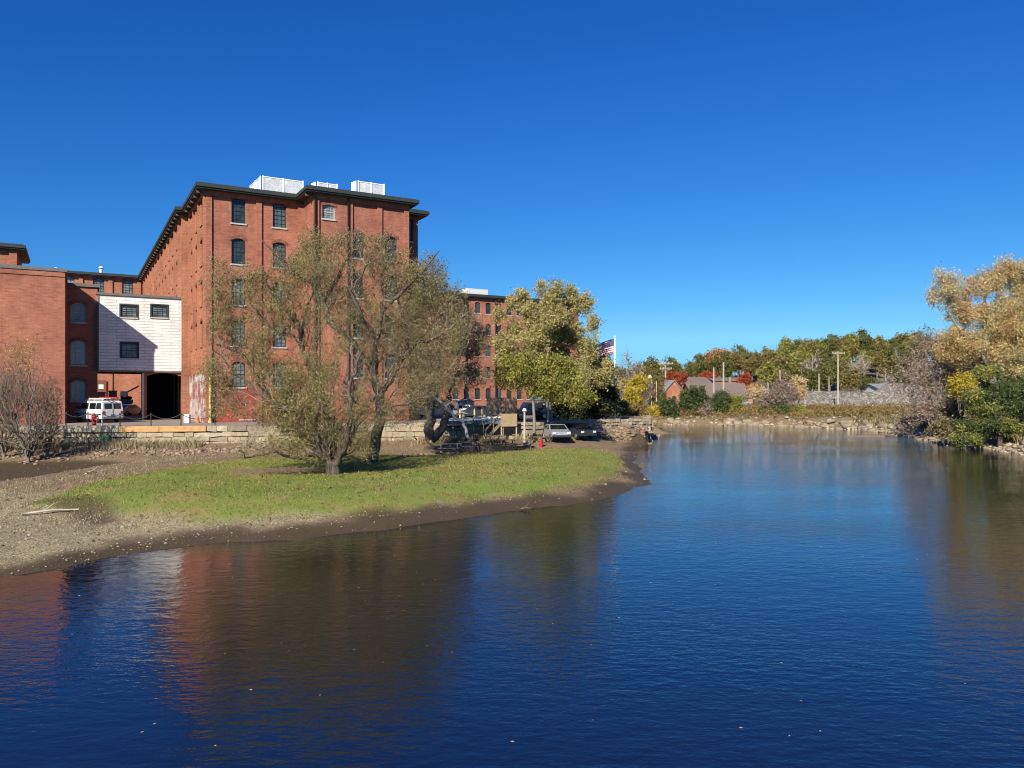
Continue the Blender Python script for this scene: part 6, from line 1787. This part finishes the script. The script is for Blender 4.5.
def place(x, y):
    px = 512 + F * x / y
    for lim, w in ((606, 'hidden behind the dark yew'), (625, 'just right of the flagpole'), (650, 'above the yellow tree'), (675, 'above the brick gable'), (695, 'above the crimson tree'), (712, 'left of the orange oak'), (732, 'by the orange oak'), (752, 'above the hall roof end'), (770, 'left of the pinkish tree'), (790, 'above the pinkish tree'), (812, 'above the blond tree'), (832, 'left of the crossarmed pole'), (852, 'behind the crossarmed pole'), (875, 'above the stone pile middle'), (900, 'above the stone pile hump'), (930, 'above the bare lilac tree'), (965, 'left behind the golden tree'), (3000, 'behind the golden tree')):
        if px < lim: break
    return ('in the front row ' if y < 275 else ('on the slope ' if y < 350 else 'on the ridge ')) + w
def plant(i, x, y, top_z=None, sc=None):
    pr, lab, grp, _ = PRO[i]; z = hz(x, y)
    s = sc or rnd.uniform(.75, 1.15)
    if not used[i]:
        used[i] = True; o = pr; o.location = (x, y, z); o.rotation_euler = (0, 0, rnd.uniform(0, 6.3)); o.scale = (s,) * 3; o['group'] = grp; o['label'] = lab + ' ' + place(x, y)
    else: copy_thing(pr, loc=(x, y, z), rz=rnd.uniform(0, 6.3), scale=(s, s, s * rnd.uniform(.9, 1.12)), label=lab + ' ' + place(x, y), group=grp)
cnt = 0
for Y, step in ((262, 12.5), (285, 13), (310, 12.5), (335, 12.5), (362, 12.5), (392, 12.5), (425, 14)):
    px = 575
    while px < 1080:
        x = at(px, Y); yy = Y + rnd.uniform(-9, 9)
        skip = (Y < 300 and px < 760) or (Y < 300 and px > 1000)
        if Y == 310 and px < 690: skip = True
        if not skip:
            z = hz(x, yy); want = zat(topline(px) + rnd.uniform(-1, 7), yy) - z
            s = max(.55, min(1.25, want / 14)) if Y > 340 else rnd.uniform(.75, 1.05)
            i = rnd.choice(bag)
            if px > 830 and rnd.random() < .12: i = 5
            plant(i, x, yy, sc=s); cnt += 1
        px += step * F / Y * rnd.uniform(.7, 1.1) * .55
print('hill trees', cnt)
for px, Y, i in ((598, 180, 2), (610, 210, 0), (640, 230, 2), (665, 260, 3), (690, 300, 6), (700, 330, 6), (728, 300, 0), (738, 315, 2), (748, 300, 3), (716, 310, 1), (742, 322, 1), (752, 318, 0), (735, 330, 3), (760, 305, 2), (640, 260, 6), (590, 150, 3), (868, 232, 1), (850, 238, 2), (822, 236, 1), (805, 240, 0), (785, 244, 3), (768, 250, 4), (885, 240, 5), (900, 245, 1), (930, 225, 2), (955, 215, 3), (985, 210, 2), (1010, 200, 1), (1040, 190, 2), (940, 150, 5), (965, 140, 2), (1000, 135, 3)):
    plant(i, at(px, Y), Y, sc=rnd.uniform(.7, .95))

# ------------------------------------------------------------------ grass and weeds
rg = np.random.RandomState(21)
def blades(name, pts, z, h, w, mat, lab, seed):
    r = np.random.RandomState(seed); n = len(pts); a = r.rand(n) * 6.283; l = h * (.5 + r.rand(n)); ww_ = w * (.6 + .8 * r.rand(n))
    lean = r.randn(n, 2) * .35 * l[:, None]
    b = np.column_stack([pts, z - .02]); sd_ = np.column_stack([np.cos(a), np.sin(a), np.zeros(n)]) * ww_[:, None] / 2
    m = b + np.column_stack([lean * .35, l * .6]); tpp = b + np.column_stack([lean, l])
    V_ = np.stack([b - sd_, b + sd_, m + sd_ * .8, tpp, m - sd_ * .8], 1).reshape(-1, 3)
    return prop(fastmesh(name, V_, np.arange(n * 5).reshape(-1, 5), mat), lab, kind='stuff')
pts = rg.rand(200000, 2) * np.array([46, 42]) + np.array([-36, 26])
h_, sd_, lt_, gd_, ck_ = terrain(pts[:, 0], pts[:, 1])
keep = (bare(pts[:, 0], pts[:, 1]) > .85) & (vnoise(pts[:, 0], pts[:, 1], 2.1) + .5 * vnoise(pts[:, 0], pts[:, 1], .6) > -.33) & (gd_ < .3 + .8 * vnoise(pts[:, 0], pts[:, 1], .9)) & (sd_ > 1.2) & (lt_ > 0)
blades('grass', pts[keep][:95000], h_[keep][:95000], .065, .03, M['grassblade'], 'short autumn grass on the island', 4)
# dry stems and weeds at the foot of the long wall and round the car park edge
p1 = along(front(WALL[:8], 1.4), 26000, .55, rg); p1[:, 1] -= np.abs(rg.randn(len(p1))) * .6
h_, sd_, lt_, gd_, ck_ = terrain(p1[:, 0], p1[:, 1]); k = (lt_ > .25) & (sd_ > .8) & (vnoise(p1[:, 0], p1[:, 1], 1.7) > -.12) & ((p1[:, 0] < -25) | (p1[:, 0] > -22) )
blades('dry_weeds', p1[k], h_[k], .42, .035, M['drygrass'], 'dry weeds at the foot of the stone walls', 5)
p2 = rg.rand(75000, 2) * np.array([100, 92]) + np.array([19, 97])
h_, sd_, lt_, gd_, ck_ = terrain(p2[:, 0], p2[:, 1]); k = (sd_ > .7 + 1.6 * rg.rand(len(p2))) & (lt_ > 0) & ((p2[:, 0] < 52) | (p2[:, 1] > 108)) & (vnoise(p2[:, 0], p2[:, 1], 4) > -.25) & ((p2[:, 1] < 180))
p2 = p2[k]; h2 = h_[k]; tall = np.clip(.5 + 2.0 * vnoise(p2[:, 0], p2[:, 1], 2.2), .1, 1.3)
V_, F_ = leaves(np.column_stack([p2, h2 + rg.rand(len(p2)) * tall]), len(p2) * 2, .3, .16, 6, .08, -.6)
prop(fastmesh('bank_weeds', V_, F_, M['leaf_weed']), 'rusty weeds covering the far bank', kind='stuff')
p3 = along(far_shore[4:], 12000, 2.2, rg) + np.array([2.5, 2.0])
h_, sd_, lt_, gd_, ck_ = terrain(p3[:, 0], p3[:, 1]); k = (sd_ > 1.6)
blades('bank_weeds', p3[k], h_[k], .6, .12, M['leaf_olive'], 'olive undergrowth of the right bank', 7)
# fallen leaves on the lawn and dirt
p4 = rg.rand(60000, 2) * np.array([44, 44]) + np.array([-34, 26])
h_, sd_, lt_, gd_, ck_ = terrain(p4[:, 0], p4[:, 1]); k = (sd_ > 1) & (lt_ > .1); dt = np.hypot(p4[:, 0] + 6, (p4[:, 1] - 50) * .6)
k &= rg.rand(len(p4)) < np.clip(1.15 - dt / 13, .05, 1); p4 = p4[k][:9000]; h4 = h_[k][:9000]
V_, F_ = leaves(np.column_stack([p4, h4 + .04]), len(p4), .08, .06, 9, .02, 0, .7)
prop(fastmesh('fallen_leaves', V_, F_, M['leaf_litter']), 'brown fallen leaves under the trees', kind='stuff')

# low dry growth over the bare ground of the near side
p5 = rg.rand(90000, 2) * np.array([64, 40]) + np.array([-48, 26])
h_, sd_, lt_, gd_, ck_ = terrain(p5[:, 0], p5[:, 1]); k = (sd_ > 2.2) & (lt_ > .3) & (gd_ > .2) & (ck_ > .4) & (vnoise(p5[:, 0], p5[:, 1], 1.1) > -.1)
blades('dry_weeds', p5[k][:38000], h_[k][:38000], .09, .03, M['drygrass'], 'thin dry growth on the earth and gravel', 8)
